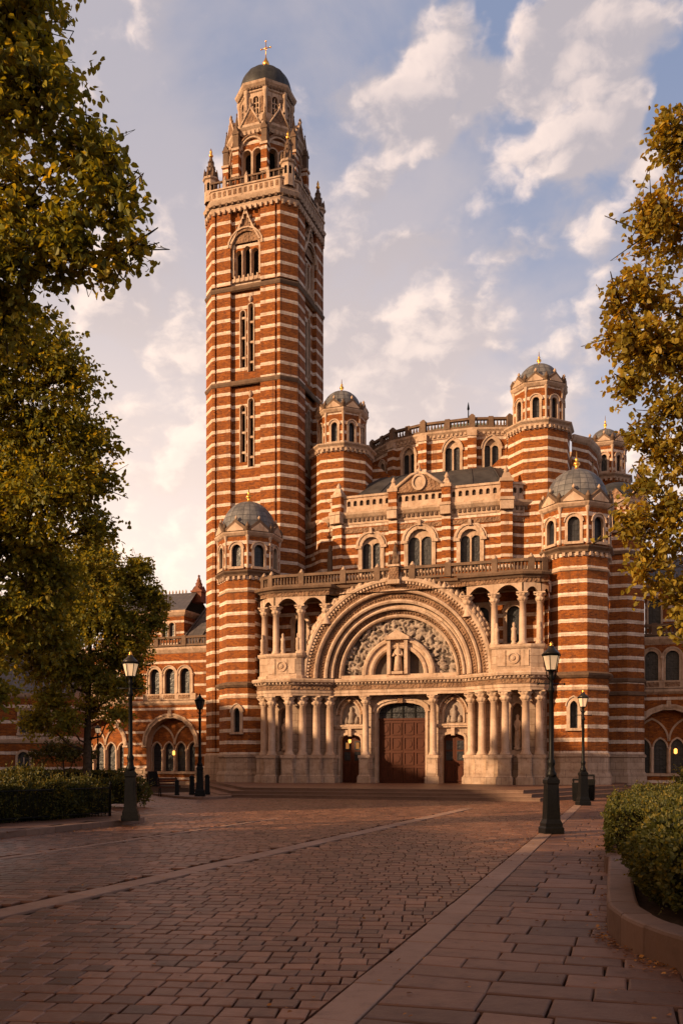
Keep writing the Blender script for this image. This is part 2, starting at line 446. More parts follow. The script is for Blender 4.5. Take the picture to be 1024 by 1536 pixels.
# ---------------------------------------------------------------- mesh building
class MB:
    """collects faces in a movable frame: x along a wall, y into it, z up"""
    def __init__(s):
        s.v = []; s.f = []; s.m = []; s.sm = []; s.uvs = []; s.mats = []
        s.fr()

    def fr(s, ox=0.0, oy=0.0, a=0.0, oz=0.0):
        s.o = (ox, oy, oz); s.c = math.cos(a); s.s = math.sin(a)
        return s

    def edge_frame(s, p, q):
        return s.fr(p[0], p[1], math.atan2(q[1] - p[1], q[0] - p[0]))

    def P(s, x, y, z):
        s.v.append((s.o[0] + x * s.c - y * s.s, s.o[1] + x * s.s + y * s.c, s.o[2] + z))
        return len(s.v) - 1

    def slot(s, m):
        if m not in s.mats:
            s.mats.append(m)
        return s.mats.index(m)

    def idx(s, ids, m, sm=False, uv=None):
        s.f.append(tuple(ids)); s.m.append(s.slot(m)); s.sm.append(sm); s.uvs.append(uv)

    def poly(s, pts, m, sm=False, uv=None):
        s.idx([s.P(*p) for p in pts], m, sm, uv)

    def box(s, x0, x1, y0, y1, z0, z1, m, tx=0.0, ty=0.0):
        """box; tx, ty shrink the top on each side"""
        b = [(x0, y0, z0), (x1, y0, z0), (x1, y1, z0), (x0, y1, z0)]
        t = [(x0 + tx, y0 + ty, z1), (x1 - tx, y0 + ty, z1), (x1 - tx, y1 - ty, z1), (x0 + tx, y1 - ty, z1)]
        i = [s.P(*p) for p in b + t]
        for q in ((0, 1, 5, 4), (1, 2, 6, 5), (2, 3, 7, 6), (3, 0, 4, 7), (4, 5, 6, 7), (3, 2, 1, 0)):
            s.idx([i[k] for k in q], m)

    def prism(s, path, z0, z1, m, mtop=None, bottom=False):
        n = len(path)
        lo = [s.P(x, y, z0) for x, y in path]
        hi = [s.P(x, y, z1) for x, y in path]
        for k in range(n):
            j = (k + 1) % n
            s.idx((lo[k], lo[j], hi[j], hi[k]), m)
        s.idx(hi, mtop or m)
        if bottom:
            s.idx(lo[::-1], m)

    def rings(s, rings, m, sm=True, closed=True, cap0=False, cap1=False, uvw=None):
        ids = [[s.P(*p) for p in r] for r in rings]
        n = len(ids[0])
        for a in range(len(ids) - 1):
            for k in range(n if closed else n - 1):
                j = (k + 1) % n
                uv = None
                if uvw:
                    u0, u1 = uvw[0] * k / n, uvw[0] * (k + 1) / n
                    v0, v1 = uvw[1][a], uvw[1][a + 1]
                    uv = ((u0, v0), (u1, v0), (u1, v1), (u0, v1))
                s.idx((ids[a][k], ids[a][j], ids[a + 1][j], ids[a + 1][k]), m, sm, uv)
        if cap0: s.idx(ids[0][::-1], m)
        if cap1: s.idx(ids[-1], m)

    def lathe(s, prof, cx, cy, n, m, sm=True, ph=0.0, mod=None, cap=True):
        rr = []
        L = [0.0]
        for i, (r, z) in enumerate(prof):
            if i: L.append(L[-1] + math.hypot(r - prof[i - 1][0], z - prof[i - 1][1]))
            ring = []
            for k in range(n):
                a = ph + 2 * math.pi * k / n
                q = max(r, 1e-4) * (mod(a, z) if mod else 1.0)
                ring.append((cx + q * math.cos(a), cy + q * math.sin(a), z))
            rr.append(ring)
        s.rings(rr, m, sm, True, cap, cap, (2 * math.pi * max(p[0] for p in prof), L))

    def tube(s, p, q, r0, r1, m, n=7):
        p = Vector(p); q = Vector(q); d = (q - p)
        if d.length < 1e-6: return
        a = d.orthogonal().normalized(); b = d.normalized().cross(a)
        r = [[tuple(c + a * rad * math.cos(2 * math.pi * k / n) + b * rad * math.sin(2 * math.pi * k / n)) for k in range(n)]
             for c, rad in ((p, r0), (q, r1))]
        s.rings(r, m, True, True, True, True)

    def polytube(s, pts, rad, m, n=7):
        pts = [Vector(p) for p in pts]
        rr = []
        a = None
        for i, c in enumerate(pts):
            d = (pts[min(i + 1, len(pts) - 1)] - pts[max(i - 1, 0)]).normalized()
            if a is None: a = d.orthogonal().normalized()
            a = (a - d * a.dot(d)).normalized()
            b = d.cross(a)
            rr.append([tuple(c + (a * math.cos(2 * math.pi * k / n) + b * math.sin(2 * math.pi * k / n)) * rad[i]) for k in range(n)])
        s.rings(rr, m, True, True, True, True)

    def build(s, name, parent=None, label=None, loc=None, bevel=0):
        me = bpy.data.meshes.new(name)
        me.from_pydata(s.v, [], s.f)
        for m in s.mats: me.materials.append(m)
        me.polygons.foreach_set('material_index', s.m)
        me.polygons.foreach_set('use_smooth', s.sm)
        uvl = me.uv_layers.new(name='UVMap')
        out = []
        V = s.v
        for f, uv in zip(s.f, s.uvs):
            if uv:
                for q in uv: out.extend(q)
                continue
            a, b, c = V[f[0]], V[f[1]], V[f[2]]
            e1 = (b[0] - a[0], b[1] - a[1], b[2] - a[2]); e2 = (c[0] - a[0], c[1] - a[1], c[2] - a[2])
            nx = e1[1] * e2[2] - e1[2] * e2[1]; ny = e1[2] * e2[0] - e1[0] * e2[2]; nz = e1[0] * e2[1] - e1[1] * e2[0]
            h = math.hypot(nx, ny)
            if h > abs(nz) * 0.7 and h > 1e-12:
                tx, ty = -ny / h, nx / h
                for i in f:
                    out.append(V[i][0] * tx + V[i][1] * ty); out.append(V[i][2])
            else:
                for i in f:
                    out.append(V[i][0]); out.append(V[i][1])
        uvl.data.foreach_set('uv', out)
        me.validate()
        o = bpy.data.objects.new(name, me)
        COL.objects.link(o)
        if parent: o.parent = parent
        if loc: o.location = loc
        if label: o['label'] = label
        return o


def thing(name, label, cat, loc=(0, 0, 0), rz=0.0, group=None):
    o = bpy.data.objects.new(name, None)
    o.empty_display_size = 0.3
    COL.objects.link(o)
    o.location = loc; o.rotation_euler = (0, 0, rz)
    return tag(o, label, cat, group)


def tag(o, label, cat, group=None):
    o['label'] = label; o['category'] = cat
    if group: o['group'] = group
    return o


def struct(o, kind='structure'):
    o['kind'] = kind
    return o


def dup(root, loc, rz, label, group=None):
    r = root.copy(); COL.objects.link(r)
    r.location = loc; r.rotation_euler = (0, 0, rz)
    r['label'] = label
    if group: r['group'] = group
    def rec(a, b):
        for ch in list(a.children):
            c = ch.copy(); COL.objects.link(c); c.parent = b
            rec(ch, c)
    rec(root, r)
    return r


def offset_path(path, d, closed=False):
    """shift a path to its right by d (outwards for an anticlockwise outline)"""
    n = len(path); out = []
    for i in range(n):
        ns = []
        for a, b in ((i - 1, i), (i, i + 1)):
            if not closed and (a < 0 or b >= n): continue
            p, q = path[a % n], path[b % n]
            dx, dy = q[0] - p[0], q[1] - p[1]; L = math.hypot(dx, dy)
            ns.append((dy / L, -dx / L))
        if len(ns) == 1:
            mx, my = ns[0]; k = 1.0
        else:
            mx, my = ns[0][0] + ns[1][0], ns[0][1] + ns[1][1]
            L = math.hypot(mx, my); mx /= L; my /= L
            k = 1.0 / max(0.35, mx * ns[0][0] + my * ns[0][1])
        out.append((path[i][0] + mx * d * k, path[i][1] + my * d * k))
    return out


def molding(mb, path, prof, m, closed=True):
    """sweep a profile [(out, z)], bottom to top, along a plan path"""
    paths = [[(x, y, z) for x, y in offset_path(path, o, closed)] for o, z in prof]
    ids = [[mb.P(*p) for p in r] for r in paths]
    n = len(path)
    for a in range(len(prof) - 1):
        for k in range(n if closed else n - 1):
            j = (k + 1) % n
            mb.idx((ids[a][k], ids[a][j], ids[a + 1][j], ids[a + 1][k]), m)
    if not closed:
        mb.idx([r[0] for r in ids][::-1], m)
        mb.idx([r[-1] for r in ids], m)


def along(path, step, closed=True, inset=0.0):
    """points spread along a path with the heading of each"""
    n = len(path)
    for k in range(n if closed else n - 1):
        p, q = path[k], path[(k + 1) % n]
        L = math.hypot(q[0] - p[0], q[1] - p[1]); a = math.atan2(q[1] - p[1], q[0] - p[0])
        c = max(1, int((L - 2 * inset) / step))
        for i in range(c):
            t = (inset + (i + 0.5) * (L - 2 * inset) / c) / L
            yield p[0] + (q[0] - p[0]) * t, p[1] + (q[1] - p[1]) * t, a


def octo(ap):
    r = ap / math.cos(math.pi / 8)
    return [(r * math.cos(R(-112.5 + 45 * k)), r * math.sin(R(-112.5 + 45 * k))) for k in range(8)]


# openings: dict(x, z, w, s, k): centre, sill, width, springing height, kind
def op(x, z, w_, s, k='round'):
    return dict(x=x, z=z, w=w_, s=s, k=k)


def op_path(o, n=9):
    """open path: left jamb foot, up, over the head, down to right jamb foot (front view)"""
    x0, x1 = o['x'] - o['w'] / 2, o['x'] + o['w'] / 2
    z0, zs, W = o['z'], o['s'], o['w']
    pts = [(x0, z0), (x0, zs)]
    if o['k'] == 'round':
        for i in range(1, n):
            a = math.pi - math.pi * i / n
            pts.append((o['x'] + W / 2 * math.cos(a), zs + W / 2 * math.sin(a)))
    elif o['k'] == 'point':
        rad = W * 0.78; am = math.acos((rad - W / 2) / rad)
        for i in range(1, n):
            a = am * i / n
            pts.append((x0 + rad - rad * math.cos(a), zs + rad * math.sin(a)))
        pts.append((o['x'], zs + rad * math.sin(am)))
        for i in range(n - 1, 0, -1):
            a = am * i / n
            pts.append((x1 - rad + rad * math.cos(a), zs + rad * math.sin(a)))
    elif o['k'] == 'seg':
        h = o.get('h', W * 0.22)
        for i in range(1, n):
            a = math.pi - math.pi * i / n
            pts.append((o['x'] + W / 2 * math.cos(a), zs + h * math.sin(a) ** 0.8))
    pts += [(x1, zs), (x1, z0)]
    return pts


def crown(o):
    return max(p[1] for p in op_path(o))


def tess(mb, outer, holes, y, m):
    loops = [[Vector((x, z, 0)) for x, z in outer]] + [[Vector((x, z, 0)) for x, z in h] for h in holes]
    flat = [p for l in loops for p in l]
    ids = [mb.P(p.x, y, p.y) for p in flat]
    for tri in tessellate_polygon(loops):
        a, b, c = (flat[i] for i in tri)
        cr = (b.x - a.x) * (c.y - a.y) - (b.y - a.y) * (c.x - a.x)
        if abs(cr) < 1e-9: continue
        t = tri if cr > 0 else tri[::-1]
        mb.idx([ids[i] for i in t], m)


def wall(mb, W, z0, z1, ops, m, rev=0.25, mrev=None, x0=0.0, y=0.0):
    """flat wall x0..W in the current frame with arched holes and their reveals"""
    if not ops:
        mb.poly([(x0, y, z0), (W, y, z0), (W, y, z1), (x0, y, z1)], m)
        return
    holes = [op_path(o) for o in ops]
    tess(mb, [(x0, z0), (W, z0), (W, z1), (x0, z1)], holes, y, m)
    for o, h in zip(ops, holes):
        r = o.get('rev', rev)
        n = len(h)
        for i in range(n):
            p, q = h[i], h[(i + 1) % n]
            mb.poly([(p[0], y, p[1]), (p[0], y + r, p[1]), (q[0], y + r, q[1]), (q[0], y, q[1])], mrev or STONE)


def prismwall(mb, path, z0, z1, m, ops=None, rev=0.25, closed=True, mtop=None):
    n = len(path)
    for k in range(n if closed else n - 1):
        p, q = path[k], path[(k + 1) % n]
        mb.edge_frame(p, q)
        wall(mb, math.hypot(q[0] - p[0], q[1] - p[1]), z0, z1, (ops or {}).get(k), m, rev)
    mb.fr()
    if mtop:
        mb.poly([(x, y, z1) for x, y in path], mtop)


def off2(pts, d):
    """offset a front-view open path away from its opening"""
    out = []
    n = len(pts)
    for i in range(n):
        ns = []
        for a, b in ((i - 1, i), (i, i + 1)):
            if a < 0 or b >= n: continue
            dx, dz = pts[b][0] - pts[a][0], pts[b][1] - pts[a][1]; L = math.hypot(dx, dz)
            if L > 1e-9: ns.append((-dz / L, dx / L))
        mx = sum(q[0] for q in ns); mz = sum(q[1] for q in ns); L = math.hypot(mx, mz)
        mx /= L; mz /= L
        k = 1 / max(0.5, mx * ns[0][0] + mz * ns[0][1])
        out.append((pts[i][0] + mx * d * k, pts[i][1] + mz * d * k))
    return out


def surround(mb, o, a, b, p, m, y=0.0, back=0.0, head_only=False):
    """raised moulding round an opening, from offset a to b, standing p proud"""
    pts = op_path(o)
    if head_only: pts = pts[1:-1]
    A, B = off2(pts, a), off2(pts, b)
    for i in range(len(pts) - 1):
        a0, a1, b0, b1 = A[i], A[i + 1], B[i], B[i + 1]
        mb.poly([(b0[0], y - p, b0[1]), (a0[0], y - p, a0[1]), (a1[0], y - p, a1[1]), (b1[0], y - p, b1[1])], m)
        mb.poly([(b0[0], y + back, b0[1]), (b0[0], y - p, b0[1]), (b1[0], y - p, b1[1]), (b1[0], y + back, b1[1])], m)
        mb.poly([(a0[0], y - p, a0[1]), (a0[0], y + back, a0[1]), (a1[0], y + back, a1[1]), (a1[0], y - p, a1[1])], m)
    for (q0, q1) in ((A[0], B[0]), (A[-1], B[-1])):
        mb.poly([(q0[0], y - p, q0[1]), (q1[0], y - p, q1[1]), (q1[0], y + back, q1[1]), (q0[0], y + back, q0[1])], m)


def pane(mb, o, y, m=None):
    mb.poly([(x, y, z) for x, z in op_path(o)[::-1]], m or GLASS)


def window_mesh(mb, o, rev=0.25, lights=1, sill=True, proud=0.07, band=0.16, m=None, y=0.0, glass=True):
    """surround, sill, mullions and glass of one arched window in the current frame"""
    m = m or STONE
    surround(mb, o, -0.05, band, proud, m, y, 0.06)
    surround(mb, o, band, band + 0.07, proud + 0.06, m, y, 0.02, True)
    if glass: pane(mb, o, y + rev - 0.02)
    if sill:
        mb.box(o['x'] - o['w'] / 2 - band - 0.05, o['x'] + o['w'] / 2 + band + 0.05, y - proud - 0.08, y + rev - 0.04, o['z'] - 0.14, o['z'] + 0.003, m)
    if lights > 1:
        lw = o['w'] / lights
        for i in range(1, lights):
            x = o['x'] - o['w'] / 2 + lw * i
            mb.box(x - 0.05, x + 0.05, y + rev - 0.2, y + rev - 0.03, o['z'] + 0.004, o['s'] + lw * 0.35, m)
        # tracery: plate above the lights
        sub = [op(o['x'] - o['w'] / 2 + lw * (i + 0.5), o['z'] + 0.01, lw - 0.1, o['s'] + lw * (-0.06 if o['k'] != 'point' else 0.16), 'round') for i in range(lights)]
        outer = op_path(o)
        zs = sub[0]['s']
        clip = [(x, max(z, zs)) for x, z in outer]
        clip = [p for i, p in enumerate(clip) if i == 0 or (abs(p[0] - clip[i - 1][0]) + abs(p[1] - clip[i - 1][1])) > 1e-4]
        path = clip[::-1]          # right foot .. over .. left foot, then along the heads of the lights
        low = []
        for sb in sub:
            low += [(x, z) for x, z in op_path(sb)[1:-1]]
        tess(mb, path + low, [], y + rev - 0.16, m)


def column(mb_shaft, mb_cap, x, y, z0, z1, r, mcap=None):
    """tapered shaft with a moulded foot; capital of two leaf tiers and a slab on top"""
    hc = r * 2.6
    mb_shaft.lathe([(r * 1.45, z0), (r * 1.45, z0 + r * .35), (r * 1.2, z0 + r * .5), (r * 1.28, z0 + r * .7), (r * 1.05, z0 + r * .9),
                    (r, z0 + r * 1.2), (r * 0.97, (z0 + z1) / 2), (r * 0.87, z1 - hc - r * .15), (r * 1.02, z1 - hc - r * .1), (r * 1.02, z1 - hc)], x, y, 18, COLSTONE)
    zc = z1 - hc
    def leaf(a, z):
        t = (z - zc) / hc
        return 1.0 + 0.16 * math.cos(8 * a + (math.pi if t > .5 else 0)) * (math.sin(t * math.pi * 2) ** 2)
    pr = [(r * .9, zc), (r * 1.15, zc + hc * .14), (r * 1.42, zc + hc * .34), (r * 1.12, zc + hc * .44), (r * 1.3, zc + hc * .56), (r * 1.66, zc + hc * .78), (r * 1.45, zc + hc * .84)]
    mb_cap.lathe(pr, x, y, 32, mcap or STONE, True, 0, leaf)
    q = r * 1.6
    mb_cap.box(x - q, x + q, y - q, y + q, zc + hc * .85, z1, mcap or STONE)


def balustrade(mb, path, z0, h, m, closed=False, step=0.26, post=1.9, mb_post=None):
    molding(mb, path, [(-.11, z0), (.11, z0), (.11, z0 + .13), (-.11, z0 + .13)], m, closed)
    molding(mb, path, [(-.14, z0 + h - .16), (.14, z0 + h - .16), (.14, z0 + h), (-.14, z0 + h)], m, closed)
    for x, y, a in along(path, step, closed):
        mb.lathe([(.045, z0 + .13), (.085, z0 + .13 + (h - .3) * .3), (.045, z0 + .13 + (h - .3) * .75), (.07, z0 + h - .16)], x, y, 6, m, True, a, cap=False)
    for x, y, a in along(path, post, closed):
        mb.fr(x, y, a); mb.box(-.17, .17, -.16, .16, z0 + .002, z0 + h + .06, m); mb.fr()


def corbels(mb, path, z, m, step=0.34, out=0.2, h=0.2, closed=True):
    for x, y, a in along(path, step, closed):
        mb.fr(x, y, a); mb.box(-.075, .075, -out, 0.02, z, z + h, m); mb.fr()


def pinnacle(mb, x, y, z, r, h, m, n=8, crockets=True):
    """small spirelet on a square stub with a ball finial"""
    mb.box(x - r, x + r, y - r, y + r, z, z + h * .36, m)
    mb.box(x - r * 1.2, x + r * 1.2, y - r * 1.2, y + r * 1.2, z + h * .36, z + h * .42, m)
    for k in range(4):
        a = k * math.pi / 2
        mb.fr(x, y, a); mb.poly([(-r * .9, -r * 1.1, z + h * .42), (r * .9, -r * 1.1, z + h * .42), (0, -r * 1.0, z + h * .60)], m); mb.fr()
    prof = [(r * 1.02, z + h * .42), (r * .62, z + h * .64), (r * .2, z + h * .90), (r * .14, z + h * .92), (r * .3, z + h * .95), (r * .02, z + h)]
    mb.lathe(prof, x, y, n, m, False, math.pi / n)
    if crockets:
        for t in (.52, .64, .76):
            rr = r * (1.02 - 1.0 * (t - .42) / .5)
            for k in range(4):
                a = math.pi / 4 + k * math.pi / 2
                mb.lathe([(r * .02, z + h * t), (r * .15, z + h * t + r * .12), (r * .03, z + h * t + r * .35)], x + rr * math.cos(a), y + rr * math.sin(a), 5, m)


def finial(mb, z, h, r, m):
    mb.lathe([(r * 1.3, z), (r * .8, z + h * .1), (r * .35, z + h * .2), (r, z + h * .32), (r * .9, z + h * .42), (r * .28, z + h * .5), (r * .6, z + h * .58), (r * .2, z + h * .66), (r * .09, z + h)], 0, 0, 12, m)


def dome_prof(r, z, h, n=12, bulge=0.04):
    out = []
    for i in range(n + 1):
        t = i / n * math.pi / 2
        out.append((r * (math.cos(t) ** 0.92 if i < n else 0.02) * (1 + bulge * math.sin(2 * t)), z + h * math.sin(t)))
    return out


def dome_mesh(mb, r, z, h, m, ribs=8, n=64):
    ph = math.pi / 8
    def rib(a, zz):
        d = abs(((a - ph) * ribs / (2 * math.pi) + .5) % 1 - .5) * 2 * math.pi / ribs
        return 1.0 + (0.035 if d < 0.05 else 0.0) - 0.012 * math.cos(ribs * (a - ph))
    mb.lathe(dome_prof(r, z, h), 0, 0, n, m, True, ph, rib, cap=False)
# ---------------------------------------------------------------- cathedral
TH = R(19.0)
CATH = thing('cathedral', 'tall striped red brick and stone cathedral with a slender bell tower and domed turrets', 'cathedral', (3.065, 54.14, 0), -TH)


def turret(loc, ap, ap2, zs, mat, dome_r, has_shaft=True, sill_w=0.5, windows=(-1, 0, 1, 2, -2), slit=False, dmat=None, lean=None):
    """octagonal turret: shaft, drum with an arched window in each face, gablets, ribbed dome, gilt finial"""
    z0, zc, zd, ze, zt, zf = zs        # shaft foot, drum foot, drum head, dome foot, dome top, finial top
    po = octo(ap)
    mb = MB()
    if has_shaft:
        # dressed plinth, lower string, upper string
        prismwall(mb, offset_path(po, .16, True), .45, .95, STONE_J)
        molding(mb, po, [(.16, .95), (.10, 1.05), (.03, 1.12), (.03, 1.95), (.12, 2.0), (.12, 2.1), (0, 2.2)], STONE_J)
        face = [None] * 8
        ops = {0: [op(math.hypot(po[1][0] - po[0][0], po[1][1] - po[0][1]) / 2, 3.55, .5, 4.75, 'point')]}
        prismwall(mb, po, 2.1, 5.62, mat, ops, .3)
        molding(mb, po, [(0, 5.62), (.06, 5.66), (.06, 5.78), (0, 5.82)], STONE)
        prismwall(mb, po, 5.8, 6.3, mat)
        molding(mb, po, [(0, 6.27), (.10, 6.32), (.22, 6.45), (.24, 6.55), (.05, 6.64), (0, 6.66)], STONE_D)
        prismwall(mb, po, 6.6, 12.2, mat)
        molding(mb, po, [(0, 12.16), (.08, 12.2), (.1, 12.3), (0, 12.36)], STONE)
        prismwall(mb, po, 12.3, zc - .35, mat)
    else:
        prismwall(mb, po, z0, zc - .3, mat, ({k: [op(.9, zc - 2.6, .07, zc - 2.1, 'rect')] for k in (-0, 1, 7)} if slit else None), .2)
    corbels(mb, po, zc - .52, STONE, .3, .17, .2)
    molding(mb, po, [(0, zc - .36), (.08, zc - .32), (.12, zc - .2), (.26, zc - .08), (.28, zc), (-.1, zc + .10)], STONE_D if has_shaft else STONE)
    pd = octo(ap2)
    W = math.hypot(pd[1][0] - pd[0][0], pd[1][1] - pd[0][1])
    hz = zd - zc
    wo = op(W / 2, zc + .25, W * sill_w, zc + hz * .58, 'round')
    prismwall(mb, pd, zc + .02, zd, mat, {k: [dict(wo)] for k in range(8)}, .24)
    # thin angle shafts and cornice
    for x, y in offset_path(pd, -.02, True):
        mb.lathe([(.10, zc + .1), (.075, zc + .25), (.07, zd - .4), (.13, zd - .16), (.13, zd)], x, y, 8, STONE)
    molding(mb, pd, [(0, zd - .14), (.1, zd - .08), (.2, zd + .06), (.22, zd + .14), (-.1, zd + .2)], STONE)
    mb.poly([(x, y, zd + .19) for x, y in pd], STONE)
    t = mb.build('turret', CATH, loc=loc)
    if has_shaft:
        wb = MB(); wb.edge_frame(po[0], po[1]); window_mesh(wb, ops[0][0], .3, 1, True, .08, .14); wb.build('niche_window', t)
    for k in range(8):
        p, q = pd[k], pd[(k + 1) % 8]
        if k in [i % 8 for i in windows]:
            wb = MB(); wb.edge_frame(p, q)
            window_mesh(wb, wo, .24, 1, True, .05, .10)
            wb.build('window', t)
        gb = MB(); gb.edge_frame(p, q)
        gh = ap2 * .42; gz = zd + .16
        a, b = -.02, W + .02
        for y0, y1, s_, mm in ((-.17, .10, 1.0, STONE_D), (-.21, -.17, .72, STONE)):
            xa, xb = W / 2 + (a - W / 2) * s_, W / 2 + (b - W / 2) * s_
            f = [(xa, gz + .03), (xb, gz + .03), (xb, gz + gh * .20 * s_), (W / 2, gz + gh * s_), (xa, gz + gh * .20 * s_)]
            lo = [gb.P(x, y0, z) for x, z in f]; hi = [gb.P(x, y1, z) for x, z in f]
            gb.idx(lo, mm)
            for i in range(5):
                j = (i + 1) % 5
                gb.idx((lo[j], lo[i], hi[i], hi[j]), mm)
            gb.idx(hi[::-1], mm)
        gb.lathe([(.05, gz + gh), (.11, gz + gh + .1), (.03, gz + gh + .24)], W / 2, -.05, 6, STONE)
        gb.build('gablet', t)
    for x, y in offset_path(pd, .06, True):
        pb = MB()
        pb.lathe([(.14, zd + .15), (.14, zd + .42), (.17, zd + .44), (.02, zd + .74)], x, y, 6, STONE_D)
        pb.build('angle_pinnacle', t)
    db = MB(); dome_mesh(db, dome_r, ze, zt - ze, dmat or LEAD)
    db.lathe([(dome_r * 1.0, ze - .25), (dome_r * 1.03, ze - .2), (dome_r * 1.03, ze + .04), (dome_r * .9, ze + .1)], 0, 0, 48, dmat or LEAD, cap=False)
    db.build('dome', t)
    fb = MB(); finial(fb, zt - .06, zf - zt + .06, .17 * dome_r / 1.5, GOLD); fb.build('finial', t)
    return t


LOWZ = (0, 13.5, 15.75, 15.95, 18.2, 19.25)
turret((-10.15, 2.0, 0), 1.72, 1.80, LOWZ, STR, 1.72)
turret((10.1, 2.0, 0), 1.72, 1.80, LOWZ, STR, 1.72)
UPZ = (12.3, 22.95, 25.3, 25.5, 27.15, 28.0)
turret((-6.15, 8.5, 0), 1.95, 1.52, UPZ, STR_BODY, 1.34, False, .42)
turret((7.2, 8.5, 0), 1.85, 1.52, UPZ, STR_BODY, 1.34, False, .42)
turret((10.75, 18.0, 0), 1.6, 1.36, (15, 22.1, 24.3, 24.4, 25.8, 26.8), STR_BODY, 1.1, False, .42)

# ------------------------------------------------ bell tower
S_, wf, ch = 6.8, 5.0, 0.9
ul, ur = -15.17, -8.37
tcx, tcy = (ul + ur) / 2, wf + S_ / 2
h_ = S_ / 2
bay0, bay1 = -1.12, 1.08          # middle bay of each face, in face coordinates
rec = 0.28


def tower_outline(e=0.0):
    """square with cut corners and a sunk middle bay in each face, anticlockwise"""
    pts = []
    for k in range(4):
        a = k * math.pi / 2
        for x, y in ((-h_ + ch, -h_), (-2.28, -h_), (-2.28, -h_ + .14), (-2.14, -h_ + .14), (-2.14, -h_), (bay0, -h_), (bay0, -h_ + rec), (bay1, -h_ + rec), (bay1, -h_), (2.14, -h_), (2.14, -h_ + .14), (2.28, -h_ + .14), (2.28, -h_), (h_ - ch, -h_)):
            pts.append((x * math.cos(a) - y * math.sin(a), x * math.sin(a) + y * math.cos(a)))
    return pts


def sq(h, c):
    return [(-h + c, -h), (h - c, -h), (h, -h + c), (h, h - c), (h - c, h), (-h + c, h), (-h, h - c), (-h, -h + c)]


TO = tower_outline()
TS = sq(h_, ch)
NB = 14
W_bay = bay1 - bay0
slits = []
for zb, zt in ((28.0, 32.4), (21.6, 26.0)):
    slits += [op(W_bay / 2 - .30, zb + .35, .36, zt - .4, 'round'), op(W_bay / 2 + .30, zb, .36, zt, 'round')]
belf = [op(W_bay / 2 - .60, 34.35, .50, 36.05, 'round'), op(W_bay / 2, 34.35, .52, 36.25, 'round'), op(W_bay / 2 + .60, 34.35, .50, 36.05, 'round')]
low_ops = {6 + NB * k: [dict(o, rev=.35) for o in slits] for k in range(4)}
up_ops = {6 + NB * k: [dict(o, rev=.4) for o in belf] for k in range(4)}
mb = MB()
prismwall(mb, offset_path(TS, .12, True), 0, 2.1, STONE_J)
molding(mb, TS, [(.12, 2.1), (.12, 2.2), (0, 2.3)], STONE)
prismwall(mb, TO, 2.1, 33.5, STR_TOWER, low_ops)
prismwall(mb, TO, 33.9, 38.95, STR_TOWER, up_ops)
mb.poly([(x, y, 33.5) for x, y in TS], STONE)
for z in (27.1, 33.5):
    molding(mb, TS, [(-.05, z - .05), (.03, z), (.09, z + .14), (.10, z + .22), (.02, z + .30), (-.3, z + .4)], STONE_D)
corbels(mb, TS, 38.75, STONE, .36, .13, .3)
for z, o1 in ((38.95, .06), (39.45, .16)):
    molding(mb, TS, [(-.1, z - .05), (o1 * .5, z), (o1, z + .16), (o1 + .04, z + .26), (o1 - .05, z + .34), (0, z + .36)], STONE)
corbels(mb, TS, 39.26, STONE_D, .42, .16, .2)
molding(mb, TS, [(.05, 39.8), (.05, 40.42), (.12, 40.44), (.12, 40.54), (-.12, 40.54), (-.12, 39.8)], STONE)
for x, y, a in along(TS, .36):
    mb.fr(x, y, a); mb.box(-.1, .1, -.075, -.04, 39.98, 40.32, STONE_C); mb.fr()
mb.poly([(x, y, 39.82) for x, y in TS], LEAD_ROOF)
tower = mb.build('bell_tower', CATH, loc=(tcx, tcy, 0))
